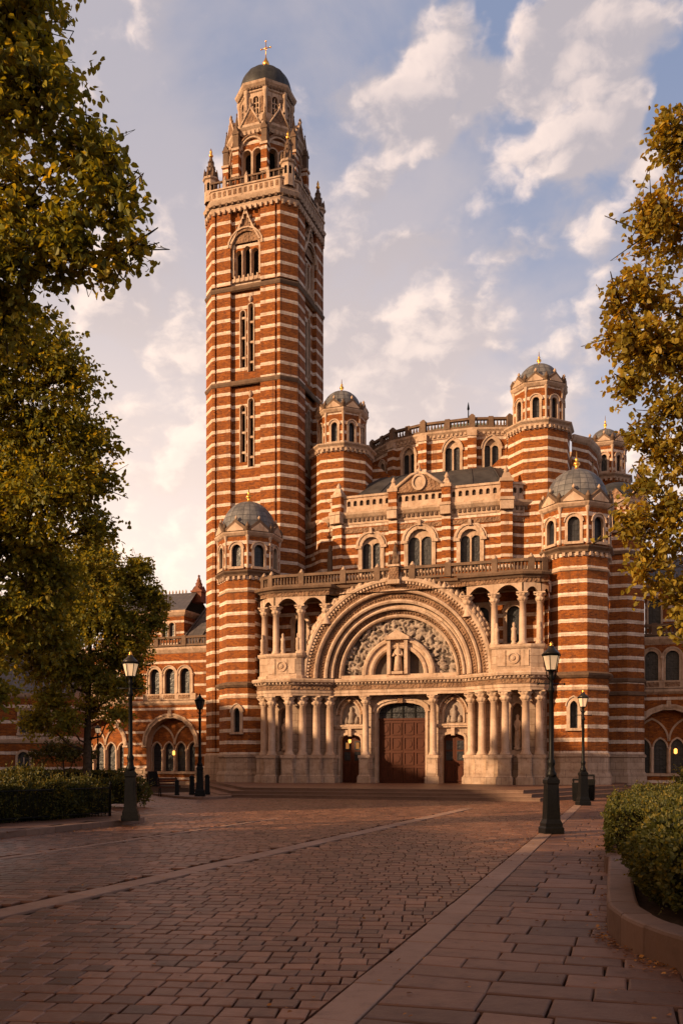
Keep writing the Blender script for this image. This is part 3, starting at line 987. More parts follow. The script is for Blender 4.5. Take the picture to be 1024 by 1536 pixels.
for k in range(4):
    e = 6 + NB * k
    p, q = TO[e], TO[e + 1]
    for zs_ in (slits[:2], slits[2:]):
        wb = MB(); wb.edge_frame(p, q)
        for o in zs_:
            surround(wb, o, 0, .07, .05, STONE, 0, .03)
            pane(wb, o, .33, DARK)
            z = o['z'] + .6
            while z < o['s'] - .3:
                wb.box(o['x'] - o['w'] / 2 + .01, o['x'] + o['w'] / 2 - .01, .05, .2, z, z + .14, STONE); z += 1.35
        top = max(crown(o) for o in zs_)
        wb.lathe([(.05, top + .05), (.16, top + .3), (.05, top + .55)], W_bay / 2 + .27, -.02, 7, STONE)
        wb.build('slit_window', tower)
    wb = MB(); wb.edge_frame(p, q)
    for o in belf:
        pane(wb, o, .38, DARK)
    for x in (W_bay / 2 - .31, W_bay / 2 + .31):
        wb.lathe([(.08, 34.36), (.05, 34.5), (.045, 35.9), (.09, 36.1), (.09, 36.2)], x, -.05, 10, COLSTONE)
    wb.box(.02, W_bay - .02, -.16, .05, 34.1, 34.345, STONE)
    for x, y, a in along([(.1, -.1), (W_bay - .1, -.1)], .3, False):
        wb.box(x - .05, x + .05, -.2, -.15, 34.12, 34.5, STONE)
    big = op(W_bay / 2, 34.5, 1.78, 36.35, 'round')
    surround(wb, big, .02, .16, .12, STONE, 0, .04)
    surround(wb, big, .16, .34, .26, STONE_C, 0, .04, True)
    surround(wb, big, .34, .44, .34, STONE, 0, .04, True)
    # tall crocketed gable over the arch
    xa, xb, za, zt = W_bay / 2 - 1.12, W_bay / 2 + 1.12, 37.05, 39.15
    xm = W_bay / 2
    def cv(t, sgn):   # concave rake
        return (xm + sgn * 1.14 * (1 - t) ** 1.35, 36.7 + (zt - 36.7) * t)
    N = 8
    for sgn in (-1, 1):
        for i in range(N):
            (x0, z0_), (x1, z1_) = cv(i / N, sgn), cv((i + 1) / N, sgn)
            w0 = .17
            a0, a1 = (x0 - sgn * w0, z0_), (x1 - sgn * w0 * (1 - (i + 1) / N), z1_)
            quad = [(x0, z0_), (x1, z1_), a1, a0] if sgn > 0 else [(x0, z0_), a0, a1, (x1, z1_)]
            lo = [wb.P(x, -.30, z) for x, z in quad]; hi = [wb.P(x, .0, z) for x, z in quad]
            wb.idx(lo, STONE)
            for u in range(4):
                wb.idx((lo[(u + 1) % 4], lo[u], hi[u], hi[(u + 1) % 4]), STONE)
            if i % 2 == 1:
                wb.lathe([(.02, z0_ + .02), (.09, z0_ + .12), (.02, z0_ + .25)], x0 + sgn * .06, -.2, 5, STONE_D)
    inner = [cv(i / N, -1) for i in range(N + 1)] + [cv(i / N, 1) for i in range(N - 1, -1, -1)]
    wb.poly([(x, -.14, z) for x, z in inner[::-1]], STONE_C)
    wb.lathe([(.09, zt - .1), (.06, zt + .1), (.14, zt + .25), (.03, zt + .5)], xm, -.18, 7, STONE)
    wb.build('belfry_window', tower)

# corner pinnacles and parapet rail
for k, (x, y) in enumerate(((-h_ + .55, -h_ + .55), (h_ - .55, -h_ + .55), (h_ - .55, h_ - .55), (-h_ + .55, h_ - .55))):
    pb = MB()
    o8 = octo(.42)
    o8 = [(x + a, y + b) for a, b in o8]
    prismwall(pb, o8, 40.0, 41.6, STONE, {j: [op(.175, 40.75, .2, 41.2, 'round')] for j in range(8)}, .1)
    for j in range(8):
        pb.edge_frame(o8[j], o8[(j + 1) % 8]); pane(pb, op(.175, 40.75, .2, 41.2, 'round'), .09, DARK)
    pb.fr()
    molding(pb, o8, [(0, 41.5), (.1, 41.56), (.12, 41.68), (0, 41.72)], STONE)
    pb.lathe([(.47, 41.66), (.30, 42.3), (.12, 43.1), (.07, 43.25)], x, y, 8, STONE_D, False, R(22.5))
    for j in range(8):
        a = R(45 * j)
        pb.lathe([(.1, 41.6), (.08, 41.95), (.02, 42.3)], x + .45 * math.cos(a), y + .45 * math.sin(a), 5, STONE_D)
        for t in (.25, .5, .75):
            rr = .47 - .38 * t
            pb.lathe([(.015, 41.66 + 1.5 * t), (.06, 41.7 + 1.5 * t), (.015, 41.82 + 1.5 * t)], x + rr * math.cos(a), y + rr * math.sin(a), 4, STONE_D)
    pb.lathe([(.07, 43.2), (.16, 43.35), (.06, 43.5), (.1, 43.58), (.02, 43.85)], x, y, 8, GOLD if k in (0, 1, 2) else STONE)
    pb.build('corner_pinnacle', tower)
rb = MB()
for k in range(4):
    a = k * math.pi / 2
    rb.fr(0, 0, a)
    for i in range(13):
        u = -2.4 + i * .4
        if i % 4 == 2:
            rb.box(u - .11, u + .11, -h_ + .04, -h_ + .26, 40.5, 41.15, STONE)
            rb.lathe([(.12, 41.15), (.14, 41.2), (.02, 41.5)], u, -h_ + .15, 6, STONE)
        else:
            rb.lathe([(.05, 40.65), (.07, 40.8), (.05, 41.1)], u, -h_ + .15, 6, STONE_D)
    rb.box(-2.7, 2.7, -h_ + .08, -h_ + .22, 41.06, 41.17, STONE_D)
rb.fr()
rb.build('parapet_rail', tower)

# octagonal belfry stage
o1 = octo(2.3)
W1 = math.hypot(o1[1][0] - o1[0][0], o1[1][1] - o1[0][1])
dbl = [op(W1 / 2 - .38, 41.2, .62, 43.2, 'round'), op(W1 / 2 + .38, 41.2, .62, 43.2, 'round')]
mb = MB()
prismwall(mb, o1, 39.85, 44.9, STR_TOWER, {k: [dict(o, rev=.45) for o in dbl] for k in range(8)}, .45)
molding(mb, o1, [(0, 44.5), (.1, 44.6), (.16, 44.8), (.3, 44.95), (.32, 45.1), (-.4, 45.3)], STONE)
corbels(mb, o1, 44.5, STONE, .3, .18, .25)
mb.poly([(x, y, 45.25) for x, y in octo(2.1)], LEAD_ROOF)
belfry = mb.build('belfry_stage', tower)
for k in range(8):
    p, q = o1[k], o1[(k + 1) % 8]
    wb = MB(); wb.edge_frame(p, q)
    for o in dbl:
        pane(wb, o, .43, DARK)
        surround(wb, o, 0, .09, .06, STONE, 0, .03)
    wb.lathe([(.10, 41.5), (.07, 41.65), (.065, 43.1), (.13, 43.3), (.13, 43.36)], W1 / 2, .05, 10, COLSTONE)
    big = op(W1 / 2, 42.6, 1.42, 43.55, 'round')
    surround(wb, big, 0, .14, .16, STONE, 0, .03, True)
    surround(wb, big, .14, .22, .22, STONE_C, 0, .03, True)
    # gablet above the cornice
    zt = 46.15
    f = [(W1 / 2 - .72, 45.0), (W1 / 2 + .72, 45.0), (W1 / 2, zt)]
    lo = [wb.P(x, -.30, z) for x, z in f]; hi = [wb.P(x, .1, z) for x, z in f]
    wb.idx(lo, STONE_C); wb.idx(hi[::-1], STONE_C)
    for i in range(3): wb.idx((lo[(i + 1) % 3], lo[i], hi[i], hi[(i + 1) % 3]), STONE)
    for sg in (-1, 1):
        wb.tube((W1 / 2 + sg * .74, -.32, 45.0), (W1 / 2, -.32, zt + .05), .07, .06, STONE, 6)
        for t in (.3, .6, .85):
            wb.lathe([(.02, 45 + 1.5 * t), (.08, 45.06 + 1.5 * t), (.02, 45.2 + 1.5 * t)], W1 / 2 + sg * .78 * (1 - t), -.3, 5, STONE_D)
    wb.lathe([(.07, zt), (.12, zt + .12), (.03, zt + .4)], W1 / 2, -.3, 6, STONE)
    wb.build('belfry_arch', tower)
for k, (x, y) in enumerate(offset_path(o1, .24, True)):
    pb = MB()
    a = math.atan2(y, x)
    pinn_m = STONE
    pb.box(x - .22, x + .22, y - .22, y + .22, 39.9, 43.6, STR_TOWER)
    for z in (41.6, 43.4):
        pb.box(x - .28, x + .28, y - .28, y + .28, z, z + .16, STONE)
    pinnacle(pb, x, y, 43.6, .20, 2.5, STONE_D, 6)
    pb.fr(0, 0, 0)
    # flyer to the stage behind
    ix, iy = x * .84, y * .84
    pb.tube((x, y, 43.9), (ix, iy, 44.9), .12, .12, STONE_D, 6)
    pb.build('stage_pinnacle', tower)

# lantern, its cornice and dome
o2 = octo(1.68)
W2 = math.hypot(o2[1][0] - o2[0][0], o2[1][1] - o2[0][1])
lop = op(W2 / 2, 46.35, .42, 47.35, 'round')
mb = MB()
prismwall(mb, o2, 45.2, 48.25, STONE, {k: [dict(lop, rev=.25)] for k in range(8)}, .25)
for x, y in offset_path(o2, .02, True):
    mb.lathe([(.2, 45.2), (.2, 46.1), (.15, 46.2), (.13, 47.6), (.2, 47.75), (.2, 48.0)], x, y, 8, STONE)
molding(mb, o2, [(0, 47.85), (.08, 47.9), (.08, 48.05), (.12, 48.1), (.3, 48.3), (.34, 48.45), (.05, 48.62), (-.3, 48.65)], STONE)
corbels(mb, o2, 48.02, STONE_D, .22, .18, .18)
mb.poly([(x, y, 48.6) for x, y in octo(1.5)], STONE)
mb.build('lantern', tower)
for k in range(8):
    wb = MB(); wb.edge_frame(o2[k], o2[(k + 1) % 8])
    pane(wb, lop, .23, GLASS)
    surround(wb, lop, 0, .08, .06, STONE, 0, .03)
    for z in (46.75, 47.1): wb.box(W2 / 2 - .2, W2 / 2 + .2, .02, .12, z, z + .07, STONE)
    wb.box(W2 / 2 - .03, W2 / 2 + .03, .03, .15, 46.36, 47.5, STONE)
    for sg in (-1, 1):
        wb.box(W2 / 2 + sg * .45 - .09, W2 / 2 + sg * .45 + .09, -.05, .02, 46.4, 47.5, STONE_C)
    wb.build('lantern_window', tower)
db = MB(); dome_mesh(db, 1.82, 48.5, 2.0, LEAD_D, 8); db.build('dome', tower)
cb = MB()
cb.lathe([(.3, 50.45), (.14, 50.62), (.12, 50.72), (.2, 50.84), (.25, 50.98), (.2, 51.12), (.1, 51.28), (.07, 51.4)], 0, 0, 16, GOLD)
cb.tube((0, 0, 51.3), (0, 0, 52.6), .035, .025, GOLD)
cb.tube((-.36, 0, 52.1), (.36, 0, 52.1), .028, .028, GOLD)
for px, pz in ((-.36, 52.1), (.36, 52.1), (0, 52.6)):
    cb.lathe([(.01, pz - .08), (.065, pz), (.01, pz + .08)], px, 0, 8, GOLD)
for sx in (-1, 1):
    for sz in (-1, 1):
        cb.tube((sx * .14, 0, 52.1), (0, 0, 52.1 + sz * .14), .014, .014, GOLD, 5)
cb.build('cross', tower)

# ------------------------------------------------ main body behind the portal
ZT = 12.1
bp = [(-9.0, 8.3), (-5.45, 6.0), (5.45, 6.0), (9.0, 8.3)]
Wc = math.hypot(3.55, 2.3)
cw = [op(5.45 - 3.25, 13.9, 1.34, 15.75, 'round'), op(5.45, 13.9, 1.66, 15.85, 'round'), op(5.45 + 3.25, 13.9, 1.34, 15.75, 'round')]
sw = op(Wc / 2, 13.9, .72, 15.55, 'round')
mb = MB()
prismwall(mb, bp, ZT, 17.3, STR_BODY, {0: [dict(sw)], 1: cw, 2: [dict(sw)]}, .34, closed=False)
body = mb.build('nave_front', CATH)
mb = MB()
cp = [(-9.3, 12), (-9.0, 8.3), (-5.45, 6.0), (5.45, 6.0), (9.0, 8.3), (9.3, 12)]
molding(mb, cp, [(0, 16.7), (.06, 16.72), (.06, 17.0), (.02, 17.02)], STONE_C, False)
molding(mb, cp, [(0, 17.24), (.05, 17.28), (.05, 17.62), (.16, 17.7), (.30, 17.88), (.33, 18.02), (.0, 18.12), (-.5, 18.14)], STONE, False)
corbels(mb, cp, 17.44, STONE_D, .3, .15, .22, False)
mb.build('cornice', body)
mb = MB()
molding(mb, cp, [(.02, 18.1), (.02, 18.3), (-.2, 18.3)], STONE, False)
for k in range(len(cp) - 1):
    p, q = cp[k], cp[k + 1]
    L = math.hypot(q[0] - p[0], q[1] - p[1])
    mb.edge_frame(p, q)
    n = max(2, int(L / .42))
    holes = [op((i + .5) * L / n, 18.48, .24, 18.72, 'round') for i in range(n)]
    wall(mb, L, 18.3, 19.0, holes, STONE, .16)
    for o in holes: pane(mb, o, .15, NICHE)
    mb.box(0, L, .165, .3, 18.3, 19.0, STONE)
mb.fr()
molding(mb, cp, [(-.02, 18.98), (.08, 19.02), (.08, 19.16), (-.32, 19.18)], STONE, False)
mb.build('pierced_parapet', body)
# buttress strips with capped tops
for (x, y, a) in ((-5.5, 6.05, -16), (-1.75, 6.0, 0), (1.75, 6.0, 0), (5.5, 6.05, 16), (-8.9, 8.35, -60), (8.9, 8.35, 60)):
    pb = MB(); pb.fr(x, y, R(a))
    hw = .36 if abs(x) > 5 else .28
    pb.box(-hw, hw, -.22, .3, ZT, 17.3, STR_BODY)
    pb.box(-hw - .04, hw + .04, -.62 if False else -.5, .3, 17.35, 18.04, STONE)
    pb.box(-hw - .08, hw + .08, -.56, .3, 17.9, 18.08, STONE)
    pb.box(-hw, hw, -.3, .3, 18.09, 19.1, STR_BODY)
    pb.box(-hw - .06, hw + .06, -.36, .36, 19.1, 19.3, STONE)
    pb.box(-hw + .02, hw - .02, -.28, .28, 19.3, 19.7, STONE, .16, .16)
    pb.lathe([(.1, 19.65), (.17, 19.85), (.03, 20.1)], 0, 0, 8, STONE)
    pb.build('buttress', body)


def body_window(o, p, q, lights):
    wb = MB(); wb.edge_frame(p, q)
    window_mesh(wb, o, .34, lights, True, .09, .2)
    surround(wb, o, .29, .40, .05, STONE, 0, .02, True)
    # key block and impost blocks
    wb.box(o['x'] - .11, o['x'] + .11, -.24, .0, crown(o) + .16, crown(o) + .55, STONE, .03, .0)
    for s in (-1, 1):
        xi = o['x'] + s * (o['w'] / 2 + .18)
        wb.box(xi - .2, xi + .2, -.17, .0, o['s'] - .12, o['s'] + .06, STONE)
    ob = wb.build('window', body)


body_window(sw, bp[0], bp[1], 1)
for o in cw: body_window(o, bp[1], bp[2], 2)
body_window(sw, bp[2], bp[3], 1)
for sx in (-1,):            # statue standing against the canted wall
    sb = MB(); sb.fr(sx * 6.15, 6.4, 0)
    sb.lathe([(.16, 13.9), (.24, 14.0), (.2, 14.25), (.22, 14.9), (.17, 15.3), (.22, 15.5), (.10, 15.72), (.13, 15.86), (.11, 16.0), (.02, 16.1)], 0, -.25, 10, STONE_D)
    sb.lathe([(.03, 13.5), (.26, 13.88)], 0, -.25, 8, STONE)
    sb.build('niche_statue', body)

# gable over the middle of the parapet, with a carved roundel
mb = MB()
zt = 20.15
f = [(-1.5, 19.0), (1.5, 19.0), (1.5, 19.3), (.5, 20.0), (0, zt - .1), (-.5, 20.0), (-1.5, 19.3)]
lo = [mb.P(x, 5.75, z) for x, z in f]; hi = [mb.P(x, 6.35, z) for x, z in f]
mb.idx(lo, STONE_C); mb.idx(hi[::-1], STONE)
for i in range(7): mb.idx((lo[(i + 1) % 7], lo[i], hi[i], hi[(i + 1) % 7]), STONE)
for sg in (-1, 1):
    mb.polytube([(sg * 1.62, 5.75, 19.26), (sg * .95, 5.72, 19.72), (sg * .5, 5.70, 20.05), (0, 5.7, zt)], [.12, .11, .10, .09], STONE, 6)
for r0, r1, y in ((.34, .46, 5.62),):
    rr = [[(r * math.cos(2 * math.pi * k / 24), yy, 19.55 + r * 1.15 * math.sin(2 * math.pi * k / 24)) for k in range(24)] for r, yy in ((r1, 5.76), (r1, y), (r0, y), (r0, 5.72), (.02, 5.70))]
    mb.rings(rr, STONE, False)
mb.lathe([(.1, zt), (.2, zt + .2), (.06, zt + .38), (.02, zt + .7)], 0, 5.85, 8, STONE)
mb.build('gable', body)

# lead roof rising to the clerestory
mb = MB()
eave = [(-8.6, 12), (-8.0, 9.2), (-5.2, 6.4), (5.2, 6.4), (8.0, 9.2), (8.6, 12)]
ridge = [(-5.2, 13.4), (-4.2, 11.6), (-2.6, 10.4), (3.4, 10.4), (5.2, 11.6), (6.2, 13.4)]
N = 6
rings = []
for i in range(N + 1):
    t = i / N
    z = 18.7 + 2.75 * math.sin(t * math.pi / 2) ** 1.0
    rings.append([(a[0] + (b[0] - a[0]) * t, a[1] + (b[1] - a[1]) * t, z) for a, b in zip(eave, ridge)])
mb.rings(rings, LEAD_ROOF, False, False)
for k in range(24):
    t = k / 23 * 5; i = min(4, int(t)); u = t - i
    pa = [tuple(r[i][c] + (r[i + 1][c] - r[i][c]) * u + (.02 if c == 2 else 0) for c in range(3)) for r in rings]
    mb.polytube(pa, [.045] * len(pa), LEAD_ROOF, 5)
mb.build('lead_roof', CATH)

# nave block that carries the roofs behind
mb = MB()
nb = [(-8.9, 12.0), (9.4, 12.0), (9.6, 46), (-9.2, 46)]
prismwall(mb, [(-8.9, 12.0), (9.4, 12.0), (9.6, 46), (-9.2, 46)], 0, 18.6, STR_BODY, mtop=LEAD_ROOF)
prismwall(mb, [(-6.2, 15.0), (8.4, 15.0), (8.6, 45), (-6.2, 45)], 18.6, 23.4, STR_BODY, mtop=LEAD_ROOF)
molding(mb, [(-6.2, 15.0), (8.4, 15.0), (8.6, 45), (-6.2, 45)], [(0, 22.9), (.1, 22.95), (.25, 23.2), (.28, 23.4), (0, 23.5)], STONE)
mb.build('nave', CATH)

# clerestory apse with paired windows, balustrade and low copper dome
cl = [(-6.6, 17.0), (-5.5, 13.6), (-3.4, 11.75), (-1.0, 11.0), (2.4, 11.0), (4.8, 11.75), (6.9, 13.6), (8.0, 17.0)]
ops = {}
zc0 = 21.4
for k in range(len(cl) - 1):
    p, q = cl[k], cl[k + 1]
    L = math.hypot(q[0] - p[0], q[1] - p[1])
    if k in (2, 4):
        ops[k] = [op(L / 2 + .05, zc0, 1.06, 23.05, 'point')]
    elif k == 3:
        ops[k] = [op(L * .60, zc0, 1.12, 23.05, 'point')]
    else:
        ops[k] = [op(L / 2, zc0, .7, 22.9, 'point')]
mb = MB()
prismwall(mb, cl, 18.6, 24.05, STR_BODY, ops, .3, closed=False)
molding(mb, cl, [(0, 23.95), (.06, 24.0), (.08, 24.15), (.26, 24.35), (.28, 24.48), (-.3, 24.56)], STONE, False)
corbels(mb, cl, 24.08, STONE, .3, .16, .2, False)
mb.poly([(x, y, 24.5) for x, y in cl], LEAD_ROOF)
cler = mb.build('clerestory', CATH)
for k, oo in ops.items():
    for o in oo:
        wb = MB(); wb.edge_frame(cl[k], cl[k + 1])
        window_mesh(wb, o, .3, 2 if k in (2, 3, 4) else 1, True, .07, .13)
        wb.build('window', cler)
for i, (x, y) in enumerate(cl[1:-1]):
    a = math.atan2(cl[i + 2][1] - cl[i][1], cl[i + 2][0] - cl[i][0])
    pb = MB(); pb.fr(x, y, a)
    pb.box(-.3, .3, -.3, .2, 18.6, 23.9, STR_BODY)
    pb.box(-.34, .34, -.36, .2, 23.9, 24.3, STONE)
    pb.box(-.2, .2, -.22, .15, 24.5, 25.3, STONE_D)
    pb.box(-.18, .18, -.2, .12, 25.3, 25.45, STONE_D, .12, .1)
    pb.build('pier', cler)
rb = MB(); balustrade(rb, cl, 24.55, .66, STONE_D, False, .22, 40); rb.build('balustrade', cler)
db = MB(); db.lathe([(5.6, 24.5), (5.3, 25.0), (4.3, 25.6), (2.6, 26.1), (.2, 26.4)], .9, 17.2, 32, COPPER)
db.lathe([(.12, 26.3), (.1, 26.9), (.2, 27.0), (.05, 27.15), (.04, 28.1), (.1, 28.2), (.02, 28.7)], .9, 17.2, 8, IRON)
db.build('copper_dome', cler)
# curved screen wall beside the right upper turret
mb = MB()
sc = [(9.0, 11.2), (10.0, 12.4), (10.4, 14.4), (10.4, 17)]
prismwall(mb, sc, 18.4, 23.2, STR_BODY, {1: [op(1.0, 20.4, .5, 21.9, 'round')]}, .3, closed=False)
molding(mb, sc, [(0, 22.9), (.1, 23.0), (.2, 23.2), (.22, 23.36), (-.6, 23.4)], STONE, False)
mb.build('screen_wall', CATH)
for sx in (-1, 1):   # raking flyer walls from upper turret to clerestory
    mb = MB()
    x0, x1 = (-4.4, -2.6) if sx < 0 else (3.6, 5.5)
    prof = [(x0, 19), (x1, 19), (x1, 21.0 if sx < 0 else 22.6), (x0, 22.6 if sx < 0 else 21.0)]
    lo = [mb.P(x, 9.6, z) for x, z in prof]; hi = [mb.P(x, 10.1, z) for x, z in prof]
    mb.idx(lo, STR_BODY); mb.idx(hi[::-1], STR_BODY)
    for i in range(4): mb.idx((lo[(i + 1) % 4], lo[i], hi[i], hi[(i + 1) % 4]), STONE)
    mb.build('flyer', CATH)

# octagonal stair block to the right with a low dark dome
loc = (12.0, 8.2)
po = octo(1.62)
mb = MB()
prismwall(mb, offset_path(po, .15, True), 0, .95, STONE_J)
molding(mb, po, [(.15, .95), (.03, 1.1), (.03, 1.95), (.12, 2.0), (.12, 2.1), (0, 2.2)], STONE_J)
Wp = math.hypot(po[1][0] - po[0][0], po[1][1] - po[0][1])
prismwall(mb, po, 2.1, 17.2, STR, {k: [op(Wp / 2, 15.7, .42, 16.5, 'round')] for k in (0, 1, 2)}, .25)
for z in (5.7, 6.5, 14.2): molding(mb, po, [(0, z), (.1, z + .05), (.12, z + .2), (0, z + .28)], STONE_D)
corbels(mb, po, 16.9, STONE, .3, .17, .2)
molding(mb, po, [(0, 17.1), (.12, 17.15), (.28, 17.35), (.3, 17.5), (-.1, 17.6)], STONE)
st = mb.build('stair_turret', CATH, loc=(*loc, 0))
for k in (0, 1, 2):
    wb = MB(); wb.edge_frame(po[k], po[k + 1]); window_mesh(wb, op(Wp / 2, 15.7, .42, 16.5, 'round'), .25, 1, True, .05, .1); wb.build('window', st)
    gb = MB(); gb.edge_frame(po[k], po[k + 1])
    gb.poly([(0, -.15, 17.5), (Wp, -.15, 17.5), (Wp / 2, -.15, 18.25)], STONE_C)
    gb.poly([(0, .1, 17.5), (Wp / 2, .1, 18.25), (Wp / 2, -.15, 18.25), (0, -.15, 17.5)], STONE)
    gb.poly([(Wp / 2, .1, 18.25), (Wp, .1, 17.5), (Wp, -.15, 17.5), (Wp / 2, -.15, 18.25)], STONE)
    gb.build('gablet', st)
db = MB(); dome_mesh(db, 1.62, 17.5, 1.5, LEAD_D); db.build('dome', st)
for x, y in ((1.35, -.75), (1.3, .8)):
    pb = MB(); pinnacle(pb, x, y, 17.45, .26, 2.7, STONE_D); pb.build('pinnacle', st)
# ------------------------------------------------ west portal
COLS = [(4.31, .9), (5.01, .5), (5.76, .1), (6.46, -.3), (7.57, -.3), (8.25, .1)]


def both(path_right):
    """a path given for the right half, mirrored to run left to right"""
    return [(-x, y) for x, y in path_right[::-1]] + path_right


mb = MB()
# wall behind the columns
wr = [(4.05, 1.5), (4.1, 1.42), (4.75, 1.12), (6.2, .42), (6.55, .30), (7.5, .30), (8.5, .72), (8.75, 2.2)]
full = both(wr)
ops = {}
kc = len(wr) - 1
dm = dict(op(4.05, .45, 2.96, 4.62, 'seg'), h=.62)
sdl = dict(op(4.05 - 3.16, .45, 1.3, 3.05, 'seg'), h=.3)
sdr = dict(op(4.05 + 3.16, .45, 1.3, 3.05, 'seg'), h=.3)
tl = op(4.05 - 3.16, 4.0, 1.14, 4.55, 'point'); tr = op(4.05 + 3.16, 4.0, 1.14, 4.55, 'point')
ops[kc] = [dict(o, rev=.5) for o in (dm, sdl, sdr)] + [dict(o, rev=.22) for o in (tl, tr)]
for k in (len(wr) + 4, len(wr) - 6):
    pass
kr = len(wr) + 4          # flat between the two front columns, right; its mirror on the left
kl = len(full) - 2 - kr
for k in (kr, kl):
    ops[k] = [dict(op(.475, 2.35, .62, 4.55, 'point'), rev=.35)]
prismwall(mb, full, .45, 5.72, STONE_J, ops, .5, closed=False)
for k in (kr, kl):
    mb.edge_frame(full[k], full[k + 1]); pane(mb, ops[k][0], .34, STONE_D)
    surround(mb, ops[k][0], 0, .09, .07, STONE, 0, .02)
mb.fr()
for part in (full[:kc + 1], full[kc + 1:]):
    molding(mb, part, [(.34, .45), (.34, .8), (.26, .9), (.02, .94)], STONE_J, False)
    molding(mb, part, [(.0, 1.98), (.1, 2.0), (.1, 2.1), (0, 2.12)], STONE, False)
portal = mb.build('portal', CATH)

for s in (-1, 1):
    for i, (cx, cy) in enumerate(COLS + [(2.06, 1.0)]):
        sh = MB(); cp_ = MB(); pb = MB()
        x = s * cx
        column(sh, cp_, x, cy, 2.1, 5.66, .225 if i < 6 else .2)
        c = sh.build('column', CATH)
        cp_.build('capital', c)
        hw = .36 if i < 6 else .32
        pb.box(x - hw - .10, x + hw + .10, cy - hw - .10, cy + hw + .12, .45, .8, STONE_J)
        pb.box(x - hw - .10, x + hw + .10, cy - hw - .10, cy + hw + .12, .801, .93, STONE_J, .08, .08)
        pb.box(x - hw, x + hw, cy - hw, cy + hw + .1, .9, 1.93, STONE_J)
        pb.box(x - hw - .05, x + hw + .05, cy - hw - .05, cy + hw + .1, 1.931, 2.1, STONE)
        pb.box(x - hw + .08, x + hw - .08, cy - hw - .014, cy - hw, 1.05, 1.8, STONE)
        pb.build('pedestal', c)

# entablature that carries them, breaking forward over the groups
er = [(1.76, .72), (4.05, .72), (4.12, .55), (4.75, .15), (5.5, -.25), (6.2, -.66), (7.85, -.66), (8.55, -.24), (8.75, .3)]
ef = [(-1.76, .72), (1.76, .72)]
ent = [(-x, y) for x, y in er[::-1]][:-1] + [(-1.8, .72)] + [(1.8, .72)] + er[1:]
mb = MB()
molding(mb, ent, [(-.06, 5.66), (.0, 5.66), (.0, 5.80), (.04, 5.82), (.04, 5.98), (.1, 6.02)], STONE, False)
molding(mb, ent, [(-.1, 6.0), (.02, 6.02), (.02, 6.3), (-.1, 6.32)], STONE_C, False)
molding(mb, ent, [(-.1, 6.28), (.10, 6.3), (.14, 6.4), (.30, 6.46), (.34, 6.58), (.3, 6.66), (-.1, 6.70)], STONE, False)
for x, y, a in along(ent, .22, False):
    mb.fr(x, y, a); mb.box(-.06, .06, -.22, -.02, 6.36, 6.45, STONE); mb.fr()
mb.poly([(x, y, 6.69) for x, y in offset_path(ent, -.05)] + [(8.75, 2.2, 6.69), (-8.75, 2.2, 6.69)], STONE)
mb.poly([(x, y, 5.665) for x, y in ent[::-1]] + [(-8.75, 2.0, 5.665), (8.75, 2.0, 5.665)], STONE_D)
mb.build('entablature', portal)

# doors
def leaf_panels(mb, x0, x1, z0, z1, y, nx, nz, carved=False):
    w_ = (x1 - x0) / nx; h = (z1 - z0) / nz
    for i in range(nx):
        for j in range(nz):
            a0, a1 = x0 + i * w_ + .07, x0 + (i + 1) * w_ - .07
            b0, b1 = z0 + j * h + .07, z0 + (j + 1) * h - .07
            mb.box(a0, a1, y - .05, y, b0, b0 + .05, WOOD); mb.box(a0, a1, y - .05, y, b1 - .05, b1, WOOD)
            mb.box(a0, a0 + .05, y - .05, y, b0 + .051, b1 - .051, WOOD); mb.box(a1 - .05, a1, y - .05, y, b0 + .051, b1 - .051, WOOD)
            cx, cz = (a0 + a1) / 2, (b0 + b1) / 2
            rx, rz = (a1 - a0) / 2 - .1, (b1 - b0) / 2 - .1
            mb.poly([(cx + rx * math.cos(t * math.pi / 8) , y - .035, cz + rz * math.sin(t * math.pi / 8) * .85) for t in range(16)], WOOD)
            if carved:
                for q in (-.5, .5):
                    mb.lathe([(.01, cz + q * rz - .12), (.09, cz + q * rz), (.01, cz + q * rz + .12)], cx, y - .03, 6, WOOD)


y0 = 1.5
db = MB()
hw = 1.48
leafz = 4.2
for s in (-1, 1):
    xa, xb = (.012, hw) if s > 0 else (-hw, -.012)
    db.box(xa, xb, y0 + .34, y0 + .44, .46, leafz, WOOD)
    leaf_panels(db, xa, xb, .55, leafz - .05, y0 + .34, 2, 4)
door = db.build('door', portal, label='tall double door of dark carved oak under the arched transom')
tb = MB()
o2 = dict(op(0, leafz + .1, 2.96, 4.62, 'seg'), h=.62)
pane(tb, o2, y0 + .4)
tb.box(-hw, hw, y0 + .28, y0 + .46, leafz, leafz + .12, WOOD)
for x in (-.74, 0, .74):
    tb.box(x - .035, x + .035, y0 + .34, y0 + .42, leafz + .12, 5.15 if abs(x) < .1 else 5.05, IRON)
tb.box(-hw + .03, hw - .03, y0 + .35, y0 + .41, 4.62, 4.66, IRON)
tb.build('transom', portal)
sb = MB(); sb.fr(-4.05, 1.5, 0)
surround(sb, dm, .0, .16, .08, STONE, 0, .04); surround(sb, dm, .16, .3, .16, STONE, 0, .02, True)
sb.box(4.05 - .16, 4.05 + .16, -.3, 0, 5.2, 5.62, STONE_C, .04, 0)
sb.fr()
sb.build('door_surround', portal)
